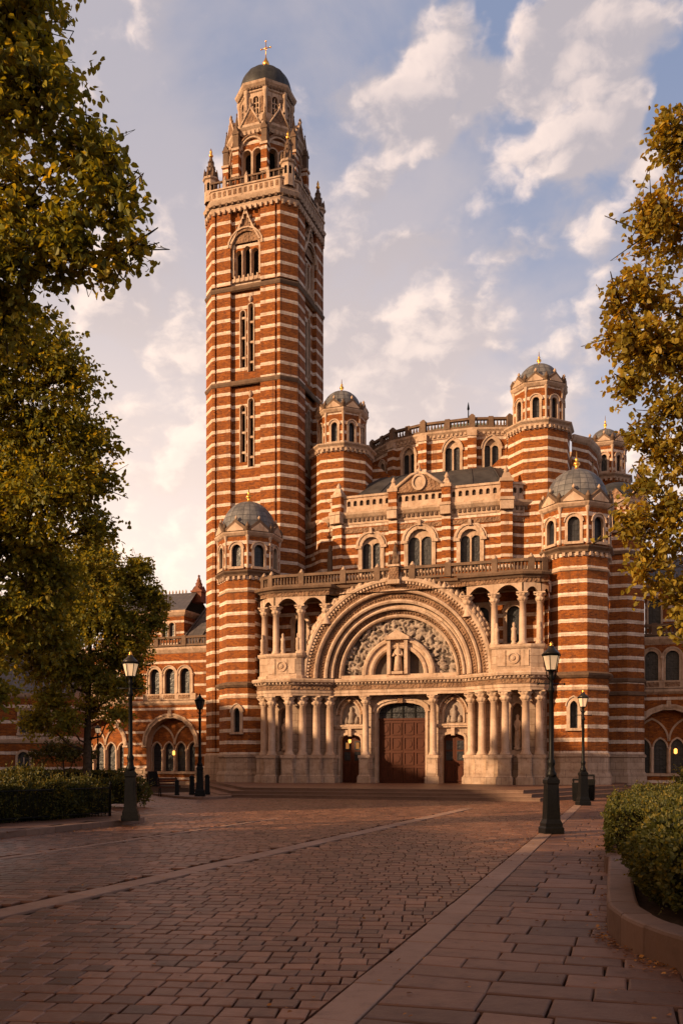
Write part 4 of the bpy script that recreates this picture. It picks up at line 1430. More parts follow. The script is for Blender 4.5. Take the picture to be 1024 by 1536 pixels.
for s, lit in ((-1, True), (1, False)):
    cx = s * 3.16
    db = MB()
    for q in (-1, 1):
        xa, xb = (cx + .01, cx + .64) if q > 0 else (cx - .64, cx - .01)
        db.box(xa, xb, y0 + .34, y0 + .42, .46, 3.4, WOOD)
        leaf_panels(db, xa, xb, .5, 1.7, y0 + .34, 1, 1)
        for z in (1.78, 2.42):
            db.box(xa + .12, xb - .12, y0 + .325, y0 + .339, z, z + .54, GLASS)
            leaf_panels(db, xa, xb, z - .08, z + .62, y0 + .34, 1, 1) if False else None
    db.build('door', portal, label='narrow double door with small panes')
    fb = MB(); fb.fr(-4.05, 1.5, 0)
    o = sdl if s < 0 else sdr; t_ = tl if s < 0 else tr
    surround(fb, o, .0, .14, .09, STONE, 0, .04)
    fb.box(o['x'] - .98, o['x'] + .98, -.2, 0, 3.72, 3.82, STONE); fb.box(o['x'] - 1.02, o['x'] + 1.02, -.26, 0, 3.821, 3.93, STONE)
    fb.box(o['x'] - .1, o['x'] + .1, -.28, 0, 3.25, 3.7, STONE, .0, .0)
    surround(fb, t_, .0, .1, .08, STONE, 0, .04); surround(fb, t_, .1, .24, .16, STONE_C, 0, .02, True); surround(fb, t_, .24, .31, .22, STONE, 0, .02, True)
    pane(fb, t_, .21, RELIEF)
    # small seated figure in the lunette
    fb.lathe([(.2, 4.02), (.24, 4.1), (.16, 4.45), (.2, 4.62), (.09, 4.78), (.11, 4.88), (.09, 4.98), (.02, 5.06)], t_['x'], .12, 10, RELIEF)
    for q in (-1, 1): fb.lathe([(.16, 4.02), (.13, 4.25), (.05, 4.45)], t_['x'] + q * .33, .14, 8, RELIEF)
    fb.lathe([(.05, 5.3), (.15, 5.42), (.04, 5.6)], t_['x'], -.15, 7, STONE_C)
    fb.fr()
    fb.build('door_surround', portal)
    if lit:
        lb = MB()
        lb.tube((cx, 1.3, 3.28), (cx, 1.3, 3.1), .02, .02, IRON)
        lb.lathe([(.03, 3.1), (.10, 3.06), (.02, 3.12)], cx, 1.3, 8, IRON)
        lb.lathe([(.05, 2.84), (.085, 2.9), (.09, 3.04), (.04, 3.07)], cx, 1.3, 8, LAMPLIT)
        lb.build('lantern', portal, label='small lit lantern over the left side door')
        gb = MB()
        for q in (-1, 1):
            gb.box(cx + q * .325 - .1, cx + q * .325 + .1, y0 + .318, y0 + .3245, 2.5, 2.88, mat_emit("lit_pane", (1.0, .38, .10), .28))
        gb.build('lit_pane', portal)

# statues between the front columns
for s in (-1, 1):
    sb = MB()
    x = s * 7.02
    sb.lathe([(.22, 2.36), (.22, 2.5), (.15, 2.55), (.19, 2.7), (.17, 3.3), (.14, 3.6), (.19, 3.85), (.17, 3.98), (.07, 4.08), (.10, 4.18), (.09, 4.3), (.02, 4.38)], x, .42, 12, STONE)
    sb.tube((x - .17, .36, 3.85), (x - .05, .24, 3.45), .055, .045, STONE); sb.tube((x + .17, .36, 3.85), (x + .05, .24, 3.5), .055, .045, STONE)
    sb.build('niche_statue', portal)

# great arch: concentric orders stepping inwards
ZA = 6.72
YA = .22


def arc_sweep(mb, prof, m, n=72, a0=0.0, a1=math.pi, cx=0.0, cz=ZA, cap=True):
    rr = []
    for r, y in prof:
        rr.append([(cx + r * math.cos(a0 + (a1 - a0) * k / n), y, cz + r * math.sin(a0 + (a1 - a0) * k / n)) for k in range(n + 1)])
    mb.rings(rr, m, False, False)
    if cap and len(rr) > 2:
        for k in (0, n):
            pts = [r[k] for r in rr]
            mb.poly(pts if k == 0 else pts[::-1], m)


mb = MB()
arc_sweep(mb, [(5.72, 1.6), (5.72, YA - .20), (5.62, YA - .26), (5.50, YA - .24), (5.44, YA - .10), (5.40, YA - .08)], STONE)
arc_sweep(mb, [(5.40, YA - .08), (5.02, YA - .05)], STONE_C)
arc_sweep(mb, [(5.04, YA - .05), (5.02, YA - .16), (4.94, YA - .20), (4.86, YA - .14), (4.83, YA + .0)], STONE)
arc_sweep(mb, [(4.83, YA + .0), (4.79, YA + .16), (4.78, YA + .10)], STONE_D)  # groove faces in darker stone, shade between the rings put into colour
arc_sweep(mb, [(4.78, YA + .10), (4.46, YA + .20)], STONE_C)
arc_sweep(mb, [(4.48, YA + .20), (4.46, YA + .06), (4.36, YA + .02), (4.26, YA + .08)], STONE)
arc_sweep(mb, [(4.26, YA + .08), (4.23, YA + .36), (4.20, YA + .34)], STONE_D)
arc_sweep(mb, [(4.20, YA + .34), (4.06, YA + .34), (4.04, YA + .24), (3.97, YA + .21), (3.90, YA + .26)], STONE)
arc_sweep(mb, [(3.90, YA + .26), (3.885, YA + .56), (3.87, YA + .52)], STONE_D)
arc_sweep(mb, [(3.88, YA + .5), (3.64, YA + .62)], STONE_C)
arc_sweep(mb, [(3.66, YA + .62), (3.65, YA + .52), (3.57, YA + .48), (3.49, YA + .54), (3.47, YA + 1.1)], STONE)
n = 84
for k in range(n):
    a = math.pi * (k + .5) / n
    for r, hw, y0_, y1_ in ((5.43, .055, YA - .19, YA - .02),):
        c, s = math.cos(a), math.sin(a)
        pts = []
        for dr, da in ((-.09, -1), (.05, -1), (.05, 1), (-.09, 1)):
            rr = r + dr; aa = a + da * hw / r
            pts.append((rr * math.cos(aa), ZA + rr * math.sin(aa)))
        lo = [mb.P(x, y0_, z) for x, z in pts]; hi = [mb.P(x, y1_, z) for x, z in pts]
        mb.idx(lo[::-1], STONE); mb.idx(hi, STONE)
        for i in range(4): mb.idx((lo[i], lo[(i + 1) % 4], hi[(i + 1) % 4], hi[i]), STONE)
for k in range(96):       # carved rosettes on two of the orders
    for r, nn, sz, yy in ((5.21, 96, .085, YA - .06), (4.62, 84, .075, YA + .15), (3.76, 68, .06, YA + .56)):
        if k >= nn: continue
        a = math.pi * (k + .5) / nn
        x, z = r * math.cos(a), ZA + r * math.sin(a)
        ring = [(x + sz * math.cos(t * math.pi / 3), yy, z + sz * math.sin(t * math.pi / 3)) for t in range(6)]
        tip = mb.P(x, yy - .07, z); ids = [mb.P(*p) for p in ring]
        for t in range(6): mb.idx((tip, ids[(t + 1) % 6], ids[t]), STONE_C)
arch = mb.build('great_arch', portal)
# crest of carved leaves along the extrados, one run on either side of the keystone
rnd = random.Random(3)
for side in (0, 1):
    mb = MB()
    for k in range(23):
        a = R(22) + R(64.5) * k / 22
        if side: a = math.pi - a
        for j in range(2):
            r = 5.74 + j * .16
            x, z = r * math.cos(a), ZA + r * math.sin(a)
            h = rnd.uniform(.22, .38); q = rnd.uniform(.14, .2)
            mb.lathe([(q * .6, z - .18), (q, z - .02), (q * .8, z + h * .4), (q * .25, z + h * .8), (.01, z + h)], x + rnd.uniform(-.06, .06), YA - .02 + j * .22, 7, STONE)
    mb.build('arch_crest', arch)
# tall finial on the keystone
mb = MB()
mb.box(-.36, .36, YA - .5, YA + .4, 12.0, 12.25, STONE)
mb.box(-.30, .30, YA - .44, YA + .34, 12.251, 13.0, STONE_C, .03, .03)
mb.box(-.36, .36, YA - .5, YA + .4, 13.0, 13.12, STONE)
for s in (-1, 1):
    mb.lathe([(.12, 13.12), (.1, 13.4), (.02, 13.75)], s * .26, YA - .32, 6, STONE_D)
mb.lathe([(.30, 13.1), (.32, 13.3), (.2, 13.5), (.24, 13.62), (.13, 13.9), (.16, 14.0), (.05, 14.3), (.09, 14.36), (.02, 14.5)], 0, YA - .05, 8, STONE_D, False)
mb.build('keystone_finial', arch)

# tympanum relief
mb = MB()
rnd = np.random.RandomState(5)
RT = 3.5
NR, NA = 64, 180
ctr = [(r * math.cos(a), r * math.sin(a)) for r, a in zip(np.sqrt(rnd.uniform(.28, 1, 420)) * RT, rnd.uniform(0, math.pi, 420))]
ctr = np.array(ctr)
rad = rnd.uniform(.06, .14, len(ctr)); hh = rnd.uniform(.08, .26, len(ctr)); th = rnd.uniform(0, math.pi, len(ctr)); el = rnd.uniform(1, 2.6, len(ctr))
def relief(x, z):
    dx, dz = x - ctr[:, 0], z - ctr[:, 1]
    u = dx * np.cos(th) + dz * np.sin(th); v = -dx * np.sin(th) + dz * np.cos(th)
    d2 = (u / (rad * el)) ** 2 + (v / (rad * .8)) ** 2
    return float(np.max(hh * np.clip(1 - d2, 0, None) ** .5))
rows = []
for i in range(NR + 1):
    r = RT * (.02 + .98 * i / NR)
    rows.append([(r * math.cos(math.pi * (1 - k / NA)), YA + .98 - relief(r * math.cos(math.pi * (1 - k / NA)), r * math.sin(math.pi * (1 - k / NA))), ZA + .1 + r * math.sin(math.pi * (1 - k / NA))) for k in range(NA + 1)])
for i in range(NR):
    for k in range(NA):
        q = (rows[i][k], rows[i][k + 1], rows[i + 1][k + 1], rows[i + 1][k])
        if i == 0 and k == 0:
            ids = [[mb.P(*p) for p in r] for r in rows]
        up_ = YA + .98 - sum(p[1] for p in q) / 4
        mb.idx((ids[i][k], ids[i][k + 1], ids[i + 1][k + 1], ids[i + 1][k]), RELIEF if up_ > .06 else RELIEF_SHADE, True)  # low faces get the dark tone, as painted shade between the figures
mb.box(-3.5, 3.5, YA + .5, YA + 1.05, ZA - .05, ZA + .14, STONE)
tym = mb.build('tympanum', arch)
mb = MB()
arc_sweep(mb, [(2.22, YA + 1.0), (2.2, YA + .52), (2.1, YA + .46), (1.98, YA + .48), (1.94, YA + .6), (1.78, YA + .64), (1.74, YA + .52), (1.64, YA + .5), (1.54, YA + .56), (1.52, YA + 1.0)], STONE, 40, cz=ZA + .14)
mb.build('inner_arch', arch)
mb = MB()
mb.box(-.62, -.42, YA + .34, YA + .98, ZA + .14, ZA + 2.15, STONE); mb.box(.42, .62, YA + .34, YA + .98, ZA + .14, ZA + 2.15, STONE)
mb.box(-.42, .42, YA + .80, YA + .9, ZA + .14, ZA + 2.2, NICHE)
f = [(-.75, ZA + 2.15), (.75, ZA + 2.15), (.75, ZA + 2.3), (0, ZA + 2.72), (-.75, ZA + 2.3)]
lo = [mb.P(x, YA + .22, z) for x, z in f]; hi = [mb.P(x, YA + .95, z) for x, z in f]
mb.idx(lo, STONE); mb.idx(hi[::-1], STONE)
for i in range(5): mb.idx((lo[(i + 1) % 5], lo[i], hi[i], hi[(i + 1) % 5]), STONE)
mb.box(-.34, .34, YA + .3, YA + .8, ZA + .14, ZA + .3, STONE)
mb.build('statue_niche', arch)
mb = MB()
yy = YA + .58
mb.lathe([(.22, ZA + .3), (.25, ZA + .4), (.2, ZA + .9), (.17, ZA + 1.2), (.23, ZA + 1.45), (.2, ZA + 1.58), (.07, ZA + 1.68), (.105, ZA + 1.78), (.1, ZA + 1.9), (.03, ZA + 1.98)], 0, yy, 14, STONE, mod=lambda a, z: 1 + .06 * math.cos(9 * a))
for s in (-1, 1):
    mb.tube((s * .2, yy, ZA + 1.48), (s * .30, yy - .12, ZA + 1.2), .06, .05, STONE); mb.tube((s * .30, yy - .12, ZA + 1.2), (s * .12, yy - .24, ZA + 1.28), .05, .04, STONE)
mb.lathe([(.02, ZA + 1.70), (.2, ZA + 1.82), (.02, ZA + 1.95)], 0, yy + .12, 12, STONE_D)
mb.build('robed_statue', arch)

# loggias on either side of the arch
ZA0 = 6.72
back = both([(2.6, 1.9), (8.75, 1.9)])
mb = MB()
wl = [op(9.0 - 2.6 - 8.75 + 8.75 - 0, 0, 1, 1)]
for s in (-1, 1):
    p, q = ((2.6, 1.95), (8.8, 1.95)) if s > 0 else ((-8.8, 1.95), (-2.6, 1.95))
    xs = (2.15, 4.0) if s > 0 else (6.2 - 2.15, 6.2 - 4.0)
    oo = [dict(op(x, 8.55, .92, 10.3, 'round'), rev=.3) for x in xs]
    mb.edge_frame(p, q); wall(mb, 6.2, 6.6, 12.0, oo, STR, .3)
    for o in oo:
        o2_ = MB(); o2_.edge_frame(p, q); window_mesh(o2_, o, .3, 1, True, .07, .16)
        o2_.build('loggia_window', portal)
mb.fr()
# side returns and ceiling
for s in (-1, 1):
    x = s * 8.78
    pts = [(x, -.1, 6.6), (x, 1.95, 6.6), (x, 1.95, 12.0), (x, -.1, 12.0)]
    mb.poly(pts if s < 0 else pts[::-1], STR)
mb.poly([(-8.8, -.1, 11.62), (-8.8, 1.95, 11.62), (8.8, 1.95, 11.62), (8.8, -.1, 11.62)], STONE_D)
# wall above the arch
mb.fr(-4.2, .8, 0)
out = [(8.4, 11.66), (0, 11.66)] + [(4.2 + 5.6 * math.cos(a), ZA0 + 5.6 * math.sin(a)) for a in [R(138.6 - 97.2 * i / 40) for i in range(41)]]
tess(mb, out, [], 0, STR)
mb.fr()
logg = mb.build('loggia', portal)
pr = [(5.62, .0), (5.70, -.22), (5.95, -.36), (7.85, -.36), (8.5, -.02), (8.74, .5)]
for s in (-1, 1):
    path = pr if s > 0 else [(-x, y) for x, y in pr[::-1]]
    mb = MB()
    prismwall(mb, path, 6.68, 8.1, STONE_J, closed=False)
    molding(mb, path, [(0, 6.68), (.1, 6.7), (.1, 6.86), (0, 6.92)], STONE, False)
    molding(mb, path, [(0, 7.95), (.06, 7.98), (.12, 8.08), (.12, 8.2), (-.5, 8.21)], STONE, False)
    pts = [(x, y, 8.19) for x, y in path]
    if s > 0: pts = pts + [(8.74, 1.95, 8.19), (5.2, 1.95, 8.19)]
    else: pts = [(-8.74, 1.95, 8.19)] + pts + [(-5.2, 1.95, 8.19)]
    mb.poly(pts, STONE)
    L = 1.9
    mb.fr(5.95 if s > 0 else -7.85, -.36, 0)
    for x0, x1 in ((.08, .52), (1.38, 1.82)):
        mb.box(x0, x1, -.05, 0, 7.0, 7.88, STONE)
    mb.box(.6, 1.3, -.03, 0, 7.0, 7.88, STONE)
    rr = [[(.95 + r * math.cos(2 * math.pi * k / 20), y, 7.44 + r * math.sin(2 * math.pi * k / 20)) for k in range(20)] for r, y in ((.34, -.03), (.33, -.09), (.25, -.09), (.22, -.04), (.16, -.03), (.1, -.1), (.02, -.12))]
    mb.rings(rr, STONE, False)
    mb.fr()
    mb.build('parapet', portal)
    for (x, y, cap_only) in ((4.25, .15, True), (5.80, .0, False), (7.38, -.1, False), (8.28, .25, False)):
        sh = MB(); cp_ = MB()
        column(sh, cp_, s * x, y, 8.2 if not cap_only else 9.9, 11.1, .2)
        c = sh.build('column', CATH); cp_.build('capital', c)
    for x, y in ((5.95, -.12), (6.9, -.18), (8.3, -.02)):
        sb = MB()
        sb.lathe([(.16, 8.2), (.16, 8.3), (.1, 8.35), (.15, 8.5), (.12, 8.95), (.15, 9.1), (.06, 9.2), (.085, 9.3), (.07, 9.4), (.01, 9.46)], s * x, y, 10, STONE)
        sb.build('parapet_statue', portal)
# arched lintels between the loggia columns, then the upper entablature
mb = MB()
nodes = [(4.25, .15), (5.80, .0), (7.38, -.1), (8.28, .25), (8.75, .6)]
for s in (-1, 1):
    for k in range(4):
        p, q = nodes[k], nodes[k + 1]
        if s < 0: p, q = (-q[0], q[1]), (-p[0], p[1])
        mb.edge_frame(p, q)
        L = math.hypot(q[0] - p[0], q[1] - p[1])
        y = -.2; h = min(.42, L * .3)
        head = []
        for i in range(11):
            t = i / 10; xx = .16 + (L - .32) * t
            head.append((xx, 11.1 + h * (1 - abs(2 * t - 1) ** 2.2)))
        top = 11.72
        tess(mb, [(0, 11.1)] + head + [(L, 11.1), (L, top), (0, top)], [], y, STONE)
        for i in range(10):
            a, b = head[i], head[i + 1]
            mb.poly([(a[0], y, a[1]), (a[0], y + .4, a[1]), (b[0], y + .4, b[1]), (b[0], y, b[1])], STONE_D)
mb.fr()
up = [(-8.75, .38), (-8.3, .02), (-7.4, -.32), (-4.0, -.12), (-3.9, .45), (3.9, .45), (4.0, -.12), (7.4, -.32), (8.3, .02), (8.75, .38)]
molding(mb, up, [(-.3, 11.62), (0, 11.62), (.02, 11.84), (.08, 11.88)], STONE_C, False)
molding(mb, up, [(-.2, 11.86), (.06, 11.88), (.12, 11.98), (.26, 12.04), (.3, 12.16), (.26, 12.22), (-.2, 12.26)], STONE_D, False)
mb.poly([(x, y, 12.24) for x, y in up] + [(8.75, 9.0, 12.24), (-8.75, 9.0, 12.24)], LEAD_ROOF)
mb.build('upper_entablature', portal)
rb = MB()
bpth = [(-8.7, .75), (-8.2, .35), (-7.4, .05), (-4.2, .12), (4.2, .12), (7.4, .05), (8.2, .35), (8.7, .75)]
balustrade(rb, bpth, 12.26, .74, STONE_D, False, .19, 1.9)
for x, y, a in along(bpth, 1.9, False):
    rb.lathe([(.13, 13.05), (.16, 13.12), (.03, 13.3)], x, y, 6, STONE)
rb.build('balustrade', portal)
# ------------------------------------------------ lower ranges on either side
def big_bay(mb, x, zs, r, parent, p, q, lit=None):
    """wide arch with four lancets set back inside it"""
    o = dict(op(x, .85, 2 * r, zs, 'round'), rev=.7)
    wb = MB(); wb.edge_frame(p, q)
    surround(wb, o, 0, .2, .07, STONE, 0, .05, True); surround(wb, o, .2, .34, .13, STONE, 0, .03, True)
    wb.box(x - .15, x + .15, -.2, 0, zs + r + .1, zs + r + .55, STONE, .03, 0)
    for s in (-1, 1): wb.box(x + s * (r + .17) - .22, x + s * (r + .17) + .22, -.12, 0, zs - .15, zs, STONE)
    # inner screen with lancets
    lw = 2 * r / 4
    lan = [op(x - r + lw * (i + .5), 1.0, lw - .24, zs - .35, 'point') for i in range(4)]
    tess(wb, op_path(o)[::-1], [op_path(l) for l in lan], .69, BRICK)
    for l in lan:
        h = op_path(l)
        for i in range(len(h) - 1):
            a, b = h[i], h[i + 1]
            wb.poly([(a[0], .69, a[1]), (a[0], .9, a[1]), (b[0], .9, b[1]), (b[0], .69, b[1])], STONE)
        surround(wb, l, 0, .1, .06, STONE, .69, .02)
        pane(wb, l, .88)
    for i in range(5):
        xx = x - r + lw * i
        if 0 < i < 4: wb.lathe([(.12, .99), (.075, 1.15), (.07, zs - .65), (.13, zs - .4), (.13, zs - .32)], xx, .6, 8, COLSTONE)
    for sx in (-1, 1):
        sup = op(x + sx * lw, zs - .1, lw * 2 - .12, zs + .05, 'point')
        surround(wb, sup, -.02, .1, .09, STONE, .69, .02, True)
    wb.box(x - r - .05, x + r + .05, -.1, .68, .82, .99, STONE)
    ob = wb.build('arched_window', parent)
    if lit is not None:
        lb = MB(); lb.edge_frame(p, q); lb.lathe([(.03, 2.2), (.1, 2.25), (.1, 2.48), (.03, 2.55)], lit, .45, 8, LAMPLIT)
        lb.box(lit - .02, lit + .02, .45, .68, 2.5, 2.54, IRON)
        lb.build('wall_lamp', parent)
    return o


def wing(name, label, p, q, zpar, bays, triples, roof, pairs_n=3, lit=()):
    """two-storey striped range with arcaded ground floor and balustrade"""
    L = math.hypot(q[0] - p[0], q[1] - p[1])
    t = thing(name, label, 'building', CATH.location, -TH)
    mb = MB()
    oo = []
    for i, (x, r) in enumerate(bays): oo.append(big_bay(mb, x, 2.95, r, t, p, q, lit[i] if i < len(lit) else None))
    mb.edge_frame(p, q)
    wall(mb, L, 0, 6.0, oo, STR_WING, .7)
    mb.box(0, L, -.12, -.005, 0.02, .3, STONE_J)
    xs = [0] + [v for x, r in bays for v in (x - r - .04, x + r + .04)] + [L]
    for a, b in zip(xs[::2], xs[1::2]):
        if b > a: mb.box(a, b, -.1, -.004, .3, 1.1, STONE_J); mb.box(a, b, -.13, -.003, 1.1, 1.22, STONE)
    uo = []
    for x, n, w_ in triples:
        for i in range(n): uo.append(dict(op(x + (i - (n - 1) / 2) * (w_ + .34), 6.75, w_, 8.2, 'round'), rev=.3))
    wall(mb, L, 6.25, zpar - .5, uo, STR_WING, .3)
    mb.fr()
    path = [p, q]
    molding(mb, path, [(0, 5.9), (.05, 5.94), (.16, 6.06), (.18, 6.18), (.02, 6.26)], STONE, False)
    molding(mb, path, [(0, zpar - .55), (.06, zpar - .5), (.22, zpar - .25), (.25, zpar - .1), (-.3, zpar)], STONE, False)
    back = [(p[0], p[1] + 9), (q[0], q[1] + 9)]
    mb.poly([(p[0], p[1], zpar - .02), (q[0], q[1], zpar - .02), (back[1][0], back[1][1], zpar - .02), (back[0][0], back[0][1], zpar - .02)], LEAD_ROOF)
    mb.poly([(*p, 0), (*p, zpar), (*back[0], zpar), (*back[0], 0)], STR_WING)
    mb.poly([(*q, 0), (*back[1], 0), (*back[1], zpar), (*q, zpar)], STR_WING)
    mb.build('wall', t)
    for x, n, w_ in triples:
        wb = MB(); wb.edge_frame(p, q)
        half = n * (w_ + .34) / 2
        for i in range(n):
            o = dict(op(x + (i - (n - 1) / 2) * (w_ + .34), 6.75, w_, 8.2, 'round'), rev=.3)
            window_mesh(wb, o, .3, 1, False, .06, .12)
        for i in range(n + 1):
            xx = x + (i - n / 2) * (w_ + .34)
            wb.lathe([(.12, 6.75), (.08, 6.9), (.075, 7.95), (.14, 8.12), (.14, 8.22)], xx, -.03, 10, COLSTONE)
        wb.box(x - half - .3, x + half + .3, -.15, .02, 6.27, 6.74, STONE)
        for i in range(n): wb.box(x + (i - (n - 1) / 2) * (w_ + .34) - w_ / 2, x + (i - (n - 1) / 2) * (w_ + .34) + w_ / 2, -.17, -.15, 6.36, 6.64, STONE_C)
        wb.build('window_row', t)
    rb = MB(); balustrade(rb, [(p[0], p[1] + .05), (q[0], q[1] + .05)], zpar, .72, STONE_D, False, .24, 2.2); rb.build('balustrade', t)
    if roof: roof(t)
    return t


def left_roof(t):
    mb = MB()
    # attic storey behind the balustrade with a paired window, pitched slate roof
    a0, a1, yb = -27.0, -15.4, 11.6
    AW = 7.0
    mb.edge_frame((a0, yb), (a1, yb))
    o = [dict(op(5.35, 11.1, .5, 12.2, 'round'), rev=.2), dict(op(5.95, 11.1, .5, 12.2, 'round'), rev=.2)]
    wall(mb, AW, 10.2, 13.2, o, STR_WING, .2)
    for q in o: pane(mb, q, .19); surround(mb, q, 0, .09, .05, STONE, 0, .02)
    mb.fr()
    mb.poly([(a0 + AW, yb, 10.2), (a0 + AW, yb + 4, 10.2), (a0 + AW, yb + 4, 13.2), (a0 + AW, yb, 13.2)], STR_WING)
    molding(mb, [(a0, yb), (a0 + AW, yb), (a0 + AW, yb + 4)], [(0, 12.9), (.1, 13.0), (.22, 13.2), (.24, 13.35), (-.2, 13.4)], STONE, False)
    mb.poly([(a0, yb - .2, 13.3), (a0 + AW + .2, yb - .2, 13.3), (a0 + AW - .6, yb + 3.2, 15.3), (a0, yb + 3.2, 15.3)], SLATE)
    mb.poly([(a0, yb + 3.2, 15.3), (a0 + AW - .6, yb + 3.2, 15.3), (a0 + AW - .6, yb + 6.4, 13.3), (a0, yb + 6.4, 13.3)], SLATE)
    mb.build('attic', t)
    rb = MB()
    # steep slate roof between the attic and the tower
    rb.poly([(-20.2, 10.6, 10.2), (-15.2, 10.6, 10.2), (-15.2, 15.0, 14.9), (-19.0, 15.0, 14.9)], SLATE)
    rb.poly([(-20.2, 10.6, 10.2), (-19.0, 15.0, 14.9), (-20.2, 19, 10.2)], SLATE)
    for x0, x1 in ((-20.2, -19.0), (-18.6, -17.9)):
        rb.tube((x0, 10.55, 10.25), (x1, 15.0, 14.95), .07, .07, SLATE)
    rb.build('slate_roof', t)
    sb = MB()
    pinnacle(sb, -20.6, 15.2, 14.5, .42, 2.3, mat_simple("terracotta", (.20, .075, .045), (.14, .05, .03), 5, .8), 8)
    for i in range(9): sb.lathe([(.05, 15.3), (.08, 15.42), (.02, 15.6)], -24.0 + i * .30, 14.9, 6, STONE)
    sb.build('ridge_spirelet', t)


wing('brick_range', 'two storey striped brick range with a big arched window left of the bell tower',
     (-52, 9.0), (-15.1, 9.0), 10.25, [(-19.7 - dx + 52, 2.02) for dx in (24, 18, 12, 6, 0)],
     [(-19.75 - dx + 52, 3, .92) for dx in (24, 18, 12, 6, 0)], left_roof, lit=(None, None, None, None, 32.32))


def right_roof(t):
    mb = MB()
    p, q = (13.6, 11.2), (40, 11.2)
    mb.edge_frame(p, q)
    o = [dict(op(.6 + i * 2.6, 10.3, .75, 11.9, 'round'), rev=.25) for i in range(6)]
    wall(mb, 26, 9.4, 13.2, o, STR_WING, .25)
    for k in o: pane(mb, k, .24); surround(mb, k, 0, .12, .06, STONE, 0, .02)
    mb.fr()
    mb.poly([(13.6, 11.2, 9.4), (13.6, 11.2, 13.2), (13.6, 18, 13.2), (13.6, 18, 9.4)], STR_WING)
    molding(mb, [(13.6, 18), (13.6, 11.2), (40, 11.2)], [(0, 12.9), (.1, 13.0), (.22, 13.2), (-.2, 13.4)], STONE, False)
    mb.poly([(13.6, 11, 13.3), (40, 11, 13.3), (40, 15, 15.6), (13.6, 15, 15.6)], SLATE)
    mb.build('upper_storey', t)


wing('cloister_range', 'two storey striped brick range with round arches at the right edge behind the hedge',
     (13.1, 9.0), (42, 9.0), 9.55, [(1.95 + dx, 2.0) for dx in (0, 5.6, 11.2, 16.8, 22.4)],
     [(1.55 + dx, 2, .88) for dx in (0, 5.6, 11.2, 16.8, 22.4)], right_roof, lit=(2.35,))

# brick house further left, seen under the trees
hs = thing('brick_house', 'low brick house with stone framed windows at the far left behind the trees', 'house', (-21.5, 51.0, 0), R(8))
mb = MB()
o1_ = [dict(op(4.15 + dx, 3.3, .72, 4.55, 'rect'), rev=.2) for dx in (0, .95)] + [dict(op(-1.5, 3.3, .8, 4.5, 'rect'), rev=.2)]
o2_ = [dict(op(4.0, 1.15, .62, 1.95, 'round'), rev=.25), dict(op(-1.5, 1.15, .62, 1.95, 'round'), rev=.25)]
wall(mb, 6.6, 0, 2.75, o2_, STR_WING, .25, x0=-6); wall(mb, 6.6, 2.9, 5.4, o1_, STR_WING, .2, x0=-6)
mb.poly([(6.6, 0, 0), (6.6, 8, 0), (6.6, 8, 5.4), (6.6, 0, 5.4)], STR_WING)
molding(mb, [(-6, 0), (6.6, 0), (6.6, 8)], [(0, 2.7), (.08, 2.75), (.1, 2.9), (0, 2.96)], STONE, False)
molding(mb, [(-6, 0), (6.6, 0), (6.6, 8)], [(0, 5.2), (.12, 5.3), (.2, 5.5), (-.2, 5.55)], STONE, False)
molding(mb, [(-6, 0), (6.6, 0), (6.6, 8)], [(.08, 0), (.08, .8), (.0, .86)], STONE_J, False)
mb.build('wall', hs)
rb = MB()
rb.poly([(-6, -.2, 5.5), (6.8, -.2, 5.5), (6.0, 4, 8.0), (-6, 4, 8.0)], SLATE); rb.poly([(6.8, -.2, 5.5), (6.8, 8.2, 5.5), (6.0, 4, 8.0)], SLATE)
rb.poly([(-6, 4, 8.0), (6.0, 4, 8.0), (6.8, 8.2, 5.5), (-6, 8.2, 5.5)], SLATE)
rb.build('roof', hs)
for o in o1_ + o2_:
    wb = MB()
    surround(wb, o, 0, .12, .06, STONE, 0, .03); pane(wb, o, .18)
    wb.box(o['x'] - .03, o['x'] + .03, .08, .16, o['z'], o['s'], STONE)
    wb.box(o['x'] - o['w'] / 2 - .15, o['x'] + o['w'] / 2 + .15, -.12, .1, o['z'] - .14, o['z'] + .002, STONE)
    wb.build('window', hs)
# ---------------------------------------------------------------- ground
def np_mesh(name, V, F, mat, tint=None, smooth_=False):
    V = np.asarray(V, dtype=np.float32); F = np.asarray(F, dtype=np.int32)
    me = bpy.data.meshes.new(name)
    me.vertices.add(len(V)); me.vertices.foreach_set('co', V.ravel())
    k = F.shape[1]
    me.loops.add(F.size); me.loops.foreach_set('vertex_index', F.ravel())
    me.polygons.add(len(F)); me.polygons.foreach_set('loop_start', np.arange(0, F.size, k, dtype=np.int32))
    me.polygons.foreach_set('use_smooth', np.full(len(F), smooth_))
    if tint is not None:
        at = me.attributes.new('tint', 'FLOAT', 'FACE'); at.data.foreach_set('value', np.asarray(tint, dtype=np.float32))
    me.materials.append(mat)
    me.update(calc_edges=True); me.validate()
    o = bpy.data.objects.new(name, me); COL.objects.link(o)
    return o


